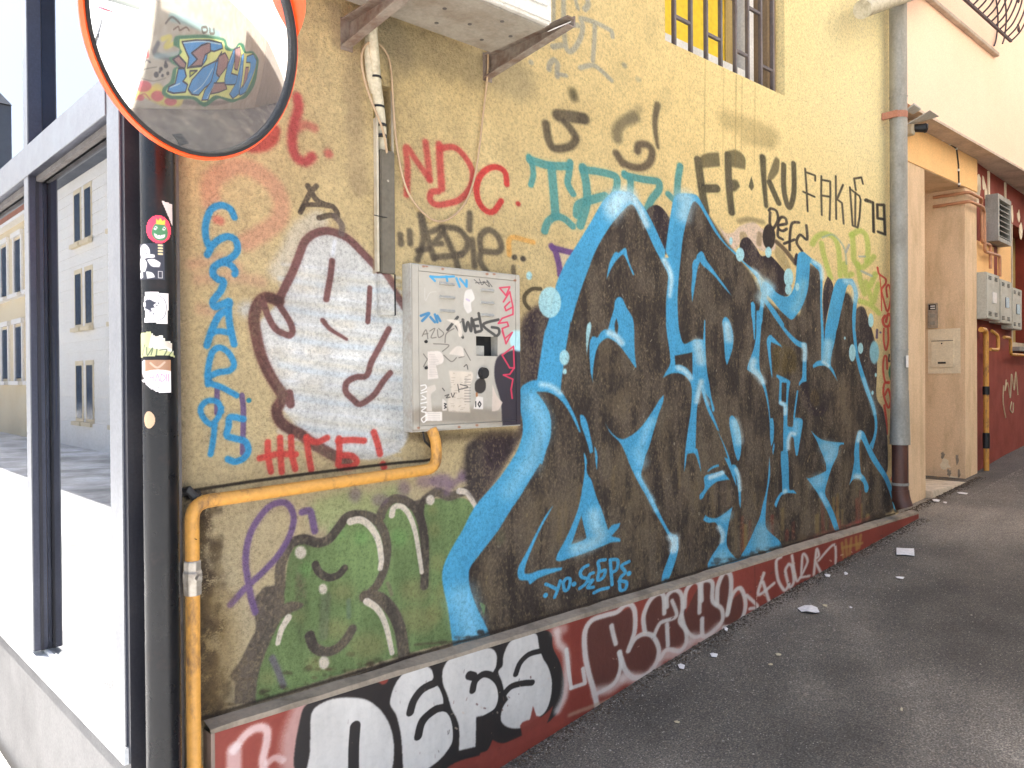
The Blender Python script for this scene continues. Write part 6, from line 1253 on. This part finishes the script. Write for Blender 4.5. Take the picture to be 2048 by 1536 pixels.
for z in (1.7, 4.4):
    for y0 in (26.4, 28.3, 30.2, 32.1, 34, 36):
        f = MB().box(-4.5, -4.47, y0, y0+.9, z, z+1.6).build('window', M['winglass'], fb2); MB().box(-4.5, -4.44, y0-.14, y0-.002, z-.08, z+1.7).box(-4.5, -4.44, y0+.902, y0+1.04, z-.08, z+1.7).box(-4.5, -4.40, y0-.2, y0+1.1, z+1.702, z+1.85).build('surround', M['facade'], f); MB().box(-4.5, -4.3, y0-.2, y0+1.1, z-.2, z-.082).build('sill', M['facade'], f)
ft = thing('tower_block', (-1, 60, 0), 'blue grey slate roofed building closing the far end of the street', 'building')
MB().box(-9, 6, 52, 62, -.2, 17).build('wall', M['slate'], ft); MB().add([(-9, 51.8, 17), (6, 51.8, 17), (6, 62, 17), (-9, 62, 17), (-5, 56, 23), (2, 56, 23)], [(0, 1, 5, 4), (1, 2, 5), (2, 3, 4, 5), (3, 0, 4)]).build('roof', M['slate'], ft)
# red car parked along the street (in the mirror)
car = thing('parked_car', (11.6, -26, -.1), 'small red car parked in the street, seen in the top left of the traffic mirror', 'car')
CX_, CY_ = 11.6, -26
prof_c = [(-1.9, .35), (-1.9, .75), (-1.2, .9), (-.75, 1.4), (.9, 1.42), (1.55, .98), (1.95, .9), (1.98, .35)]
cb_ = MB(); n8 = len(prof_c); vs = [(CX_+sx_*wd, CY_+a, b-.1) for sx_ in (-1, 1) for (a, b), wd in zip(prof_c, (.82, .86, .86, .66, .66, .84, .86, .82))]
cb_.add(vs, [tuple(range(n8)), tuple(range(2*n8-1, n8-1, -1))]+[(i, n8+i, n8+(i+1) % n8, (i+1) % n8) for i in range(n8)]); cb_.build('body', M['carred'], car, bevel=.04)
for s_ in (-1, 1):
    MB().add([(CX_+s_*.80, CY_-1.0, .88), (CX_+s_*.80, CY_+1.3, .92), (CX_+s_*.70, CY_+.85, 1.25), (CX_+s_*.70, CY_-.68, 1.22)], [(0, 1, 2, 3)]).build('side_window', M['winglass'], car)
    for yy in (-1.2, 1.25): MB().tube([(CX_+s_*.72, CY_+yy, .22), (CX_+s_*.88, CY_+yy, .22)], .31, 20).build('wheel', M['tyre'], car)
    MB().box(CX_+s_*.62-.12, CX_+s_*.62+.12, CY_-1.97, CY_-1.90, .45, .58).build('headlight', M['paper'], car)
MB().add([(CX_-.6, CY_-1.17, .86), (CX_+.6, CY_-1.17, .86), (CX_+.55, CY_-.80, 1.27), (CX_-.55, CY_-.80, 1.27)], [(0, 1, 2, 3)]).build('windscreen', M['winglass'], car)

# shop interior tube lights
for (a, b_, c_, nm) in ((185, 220, 690, 'upper thin fluorescent lamp glowing inside the shop behind the glass'), (160, 196, 763, 'lower thin fluorescent lamp glowing inside the shop behind the glass')):
    q0, q1 = on_y(a, c_, 7.4), on_y(b_, c_+1, 7.4); ln = thing('tube_lamp', tuple(q0), nm, 'lamp'); MB().tube([q0, q1], .022, 8).build('tube', M['tube'], ln)

# ================================================================== litter
def scrap(px, py, outline, name, label, h=.004, curl=.004, m=None, cat='litter', group=None):
    nrm = np.array([-.105, 0, 1.]); c = on_n(px, py, nrm, .07); c[2] = g(c[0])+.004
    n_ = len(outline); rj_ = np.random.RandomState(int(px)); pts = []
    for (a, b) in outline:
        p = on_n(px+a, py+b, nrm, .07); pts.append((p[0], p[1], g(p[0])+.005+curl*rj_.rand()))
    cx_, cy_ = sum(p[0] for p in pts)/n_, sum(p[1] for p in pts)/n_
    cen = (cx_, cy_, g(cx_)+.006+curl*1.2)
    vs = pts+[cen]+[(p[0], p[1], p[2]-.0015) for p in pts]
    o = MB().add(vs, [(i, (i+1) % n_, n_) for i in range(n_)]+[((i+1) % n_, i, n_+1+i, n_+1+(i+1) % n_) for i in range(n_)]).build(name, m or M['paper'])
    return tag(o, label, cat, group)
scrap(1810, 1110, [(-17, -8), (0, -7), (18, -6), (19, 9), (0, 7), (-17, 7)], 'paper_scrap', 'white rectangular paper lying on the asphalt near the end of the plinth')
scrap(1617, 1237, [(-22, -4), (-8, -9), (6, -8), (18, -4), (22, 4), (14, 7), (-2, 5), (-14, 3)], 'crushed_cup', 'crushed white scrap with torn edge on the asphalt below the white letters', curl=.012)
LB = ['crumpled white scrap on the asphalt just below the big white lettering', 'folded white scrap on the asphalt, right of the crumpled one', 'small white crumb on the asphalt close under the white lettering', 'pale curled scrap beside the plinth near its far end', 'round pale crumb just right of the curled scrap by the plinth', 'yellowish flake, upper of two in the middle of the asphalt', 'yellowish flake, lower of two in the middle of the asphalt', 'thin yellowish flake on the asphalt nearest the bottom of the picture', 'thin pale strip on the asphalt below the rectangular paper', 'yellowish flake just right of the crushed scrap', 'tiny white crumb on open asphalt right of the crushed scrap', 'lone orange crumb on the asphalt at lower right', 'long pale flake on the asphalt before the doorstep', 'pale flake at the foot of the doorstep', 'small pale crumb beside the flake at the doorstep']
for i, (x, y, a, b, c_) in enumerate(((1363, 1348, 7, 5, 0), (1428, 1325, 8, 4, 0), (1452, 1273, 4, 4, 0), (1655, 1163, 6, 3, 0), (1692, 1159, 4, 3, 0), (1557, 1325, 6, 2, 1), (1541, 1345, 5, 2, 1), (1354, 1455, 6, 2, 1), (1800, 1167, 9, 2, 0), (1650, 1226, 5, 2, 1), (1702, 1230, 3, 2, 0), (1803, 1437, 3, 3, 1), (1925, 979, 11, 2, 0), (1872, 996, 8, 3, 0), (1890, 1001, 4, 2, 0))):
    o = scrap(x, y, [(-a, -b*.6), (-a*.2, -b), (a, -b*.3), (a*.7, b), (-a*.6, b*.8)], 'litter_bit', LB[i], m=M['leafbit'] if c_ else M['paper'], group='small litter scraps on the asphalt')
# loose grit on the asphalt, thick along the wall
rj = np.random.RandomState(12); gm = MB(); sv = [Vector((1, 0, 0)), Vector((-.5, .8, 0)), Vector((-.5, -.8, 0)), Vector((0, 0, .8))]
for i in range(9000):
    x = rj.uniform(1.2, 9.5); t = rj.rand(); y = 2.05-(.03+.5*t*t if i % 3 else 3.0*t)
    if x > 5.6: y = min(y, 2.2-.5*t)
    r_ = rj.uniform(.0013, .0036) if i % 14 else rj.uniform(.003, .0065); a = rj.uniform(0, 6.28); ca, sa = math.cos(a), math.sin(a)
    gm.add([(x+r_*(v.x*ca-v.y*sa), y+r_*(v.x*sa+v.y*ca), g(x)+.002+r_*v.z) for v in sv], [(0, 1, 3), (1, 2, 3), (2, 0, 3)])
dm = MB()
for i in range(3500):
    x = rj.uniform(1.5, 7.2); t = abs(rj.normal(0, .05)); y = (2.045 if x < 5.56 else 2.2)-t; r_ = rj.uniform(.002, .007)*(1.5-min(t*8, 1)); a = rj.uniform(0, 6.28); ca, sa = math.cos(a), math.sin(a)
    dm.add([(x+r_*(v.x*ca-v.y*sa), y+r_*(v.x*sa+v.y*ca), g(x)+.002+r_*v.z*.7) for v in sv], [(0, 1, 3), (1, 2, 3), (2, 0, 3)])
tag(dm.build('gutter_dirt', M['gutter'], fix=False), 'dark dirt and crumbs gathered where the asphalt meets the red plinth', 'dirt', kind='stuff')
gr = gm.build('grit', M['grit'], fix=False); tag(gr, 'pale grit and crumbs scattered over the asphalt along the wall', 'grit', kind='stuff')
